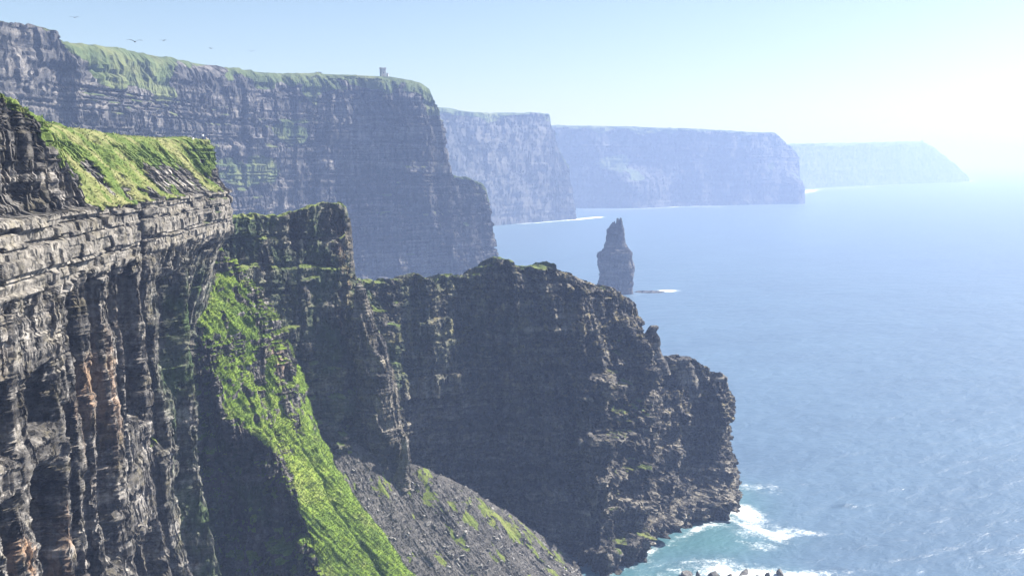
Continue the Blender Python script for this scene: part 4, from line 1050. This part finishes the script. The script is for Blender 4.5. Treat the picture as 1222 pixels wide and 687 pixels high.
# ================================================================== SEA
def sea():
    # rows spaced in proportion to distance
    r = np.exp(np.linspace(math.log(120), math.log(30000), 1250))
    az = np.concatenate([np.linspace(-85, -34, 40)[:-1], np.linspace(-34, 34, 620), np.linspace(34, 85, 40)[1:]])
    A = np.radians(az)[:, None] + 0 * r[None]; R = r[None] + 0 * A
    X, Y = R * np.sin(A), R * np.cos(A)
    fade = 1 - sst(350, 2500, R) * .85
    th = math.radians(118)
    u = X * math.cos(th) + Y * math.sin(th); v = -X * math.sin(th) + Y * math.cos(th)
    Z = .42 * fbm(u / 14, v / 34, 0 * u, 2, 1) + .5 * fbm(u / 5.5 + .2 * v / 9, v / 12, 0 * u, 3, 2) * (1 - sst(500, 1500, R)) + .22 * (ridge(X / 3, Y / 2.2, 0 * X, 2, 4) - .5) * (1 - sst(350, 800, R))
    # the dark peaked wave off the point
    w0 = atz(1012, 603, 0); Z += 1.4 * np.exp(-((X - w0[0]) / 5.5) ** 2 - ((Y - w0[1]) / 1.6) ** 2)
    Z = Z * fade
    # foam: distance from the headland's foot and other shores (feet polylines in world space)
    def dist(poly):
        d = np.full(X.shape, 1e9)
        for a, b in zip(poly[:-1], poly[1:]):
            ab = b - a; t = np.clip(((X - a[0]) * ab[0] + (Y - a[1]) * ab[1]) / (ab @ ab + 1e-9), 0, 1)
            d = np.minimum(d, np.hypot(X - a[0] - t * ab[0], Y - a[1] - t * ab[1]))
        return d
    P2 = lambda L: [atz(a, b, 0)[:2] for a, b in L]
    foot = P2([(700,700),(728,682),(752,668),(790,650),(824,636),(858,619),(878,603),(874,588)])
    d1 = dist(foot)
    boul = dist(P2([(780,700),(819,692),(889,692),(941,696),(960,705)]))
    n1 = fbm(X / 9, Y / 14, 0 * X, 4, 41)
    foam = .6 * np.exp(-(d1 / 4.0) ** 1.0) + .42 * np.exp(-(boul / 7.0) ** 1.3)
    def blob(px, py, sx, sy, a):
        c = atz(px, py, 0); return a * np.exp(-((X - c[0]) / sx) ** 2 - ((Y - c[1]) / sy) ** 2)
    foam += blob(893,612,9,9,.75) + blob(905,626,16,6,.45) + blob(950,635,17,4.5,.62) + blob(930,641,14,5,.35) + blob(905,650,16,8,.35) + blob(905,581,16,5,.5) + blob(930,588,14,5,.35) + blob(850,670,14,8,.45) + blob(900,684,34,7,.4) + blob(960,687,18,5,.35) + blob(1055,668,3,3,.3)
    # white lines under the distant cliffs
    def line(L, w, a):
        d = dist(P2(L)); return .85 * a * np.exp(-(d / w) ** 1.5)
    foam += line([(590,268),(640,266),(686,262),(716,259)], 13, .85) + line([(600,271),(625,272)], 10, .5) + line([(686,262),(715,259)], 22, .6)
    foam += line([(700,251),(740,250),(800,247.5),(812,246)], 18, .75) + line([(820,246),(858,246.5)], 30, .8) + line([(828,243.5),(845,243)], 20, .8) + line([(895,243.5),(950,241)], 16, .6)
    foam += line([(952,232),(975,226),(1040,223)], 40, .75) + line([(955,239),(990,239)], 25, .5) + line([(952,225),(960,229)], 50, .6) + line([(1148,217.5),(1160,215.5)], 60, .9)
    foam += line([(756,349),(800,346)], 7, .5) + line([(740,357),(762,352)], 5, .4) + line([(797,347.5),(804,347)], 9, .8)
    turq = .8 * np.clip(.9 * np.exp(-(d1 / 14) ** 1.6) + blob(868,655,20,12,.6) + blob(895,640,22,10,.4) + .8 * np.exp(-(boul / 12) ** 2), 0, 1) + .25 * np.exp(-(dist(P2([(590,270),(690,263),(720,260)])) / 130) ** 2)
    foam = foam + (foam > .08) * .22 * n1
    Z += .35 * np.clip(foam, 0, 1) * fbm(X / 2, Y / 2, 0 * X, 2, 9) * (R < 700)
    P = np.stack([X, Y, Z], -1)
    m = NT('sea_water')
    p = m.pos()
    sm = m.n.new('ShaderNodeMapping'); m.link(m.geo.outputs['Position'], sm.inputs[0]); sm.inputs['Rotation'].default_value = (0, 0, -math.radians(118)); 
    sm2 = m.n.new('ShaderNodeMapping'); m.link(sm.outputs[0], sm2.inputs[0]); sm2.inputs['Scale'].default_value = (1, .45, 1)
    w1 = m.noise(sm2.outputs[0], .11, 6, .62, .4); w2 = m.noise(sm2.outputs[0], .55, 5, .6, .3); w3 = m.noise(sm2.outputs[0], .018, 3, .5)
    h = m.math('ADD', m.math('MULTIPLY', w1, 2.6), m.math('MULTIPLY', w2, .55)); h = m.math('ADD', h, m.math('MULTIPLY', w3, 1.5))
    nb = m.bump(h, .5, 1.0)
    deep = m.mix(w3, (.05, .085, .135), (.075, .125, .185))
    colr = m.mix(m.attr('shallow'), deep, (.05, .125, .14))
    fn = m.noise(m.pos(1, 1.3, 1), .75, 8, .78, 1.2); fl = m.noise(m.pos(1, 1.5, 1), .09, 6, .7, .5)
    fa = m.math('ADD', m.attr('foam'), m.math('MULTIPLY', m.math('SUBTRACT', m.math('ADD', m.math('MULTIPLY', fn, .65), m.math('MULTIPLY', fl, .5)), .60), 2.6))
    ff = m.math('POWER', m.rng(fa, .30, .85), 1.3)
    ff = m.math('MULTIPLY', ff, m.rng(m.attr('foam'), .04, .2), True)
    m.put(m.b.inputs['Base Color'], m.mix(ff, colr, (.82, .85, .86)))
    m.put(m.b.inputs['Roughness'], m.rng(ff, 0, 1, .36, .8))
    m.b.inputs['IOR'].default_value = 1.333
    m.link(nb, m.b.inputs['Normal'])
    grid_object('sea', P, m.m, dict(foam=np.clip(foam, 0, 1.3), shallow=np.clip(turq, 0, 1)), smooth=True, flip=True)

def haze():
    b = bmesh.new(); R = 31000.0
    bmesh.ops.create_cube(b, size=1)
    for v in b.verts: v.co = Vector((v.co.x * 2 * R, v.co.y * 2 * R, -45.0 if v.co.z < 0 else 285.0))
    m = bpy.data.materials.new('sea_haze'); m.use_nodes = True; nt = m.node_tree
    nt.nodes.remove(nt.nodes['Principled BSDF'])
    pv = nt.nodes.new('ShaderNodeVolumePrincipled'); pv.inputs['Density'].default_value = HAZE_DENSITY
    pv.inputs['Color'].default_value = (.39, .52, .86, 1); pv.inputs['Anisotropy'].default_value = 0.0
    pv.inputs['Absorption Color'].default_value = (.28, .28, .28, 1)
    nt.links.new(pv.outputs[0], nt.nodes['Material Output'].inputs['Volume'])
    o = obj('haze', b, m); tag(o, 'pale blue sea haze lying over the water and far cliffs', 'haze', kind='stuff')

import time as _t
_t0 = _t.time()
for fn_ in (sea, near_cliff, spur, scree, tufts, headland, far_cliffs, stack, pinnacles, tower, people, birds, rocks, haze):
    fn_(); print(fn_.__name__, round(_t.time() - _t0, 1))
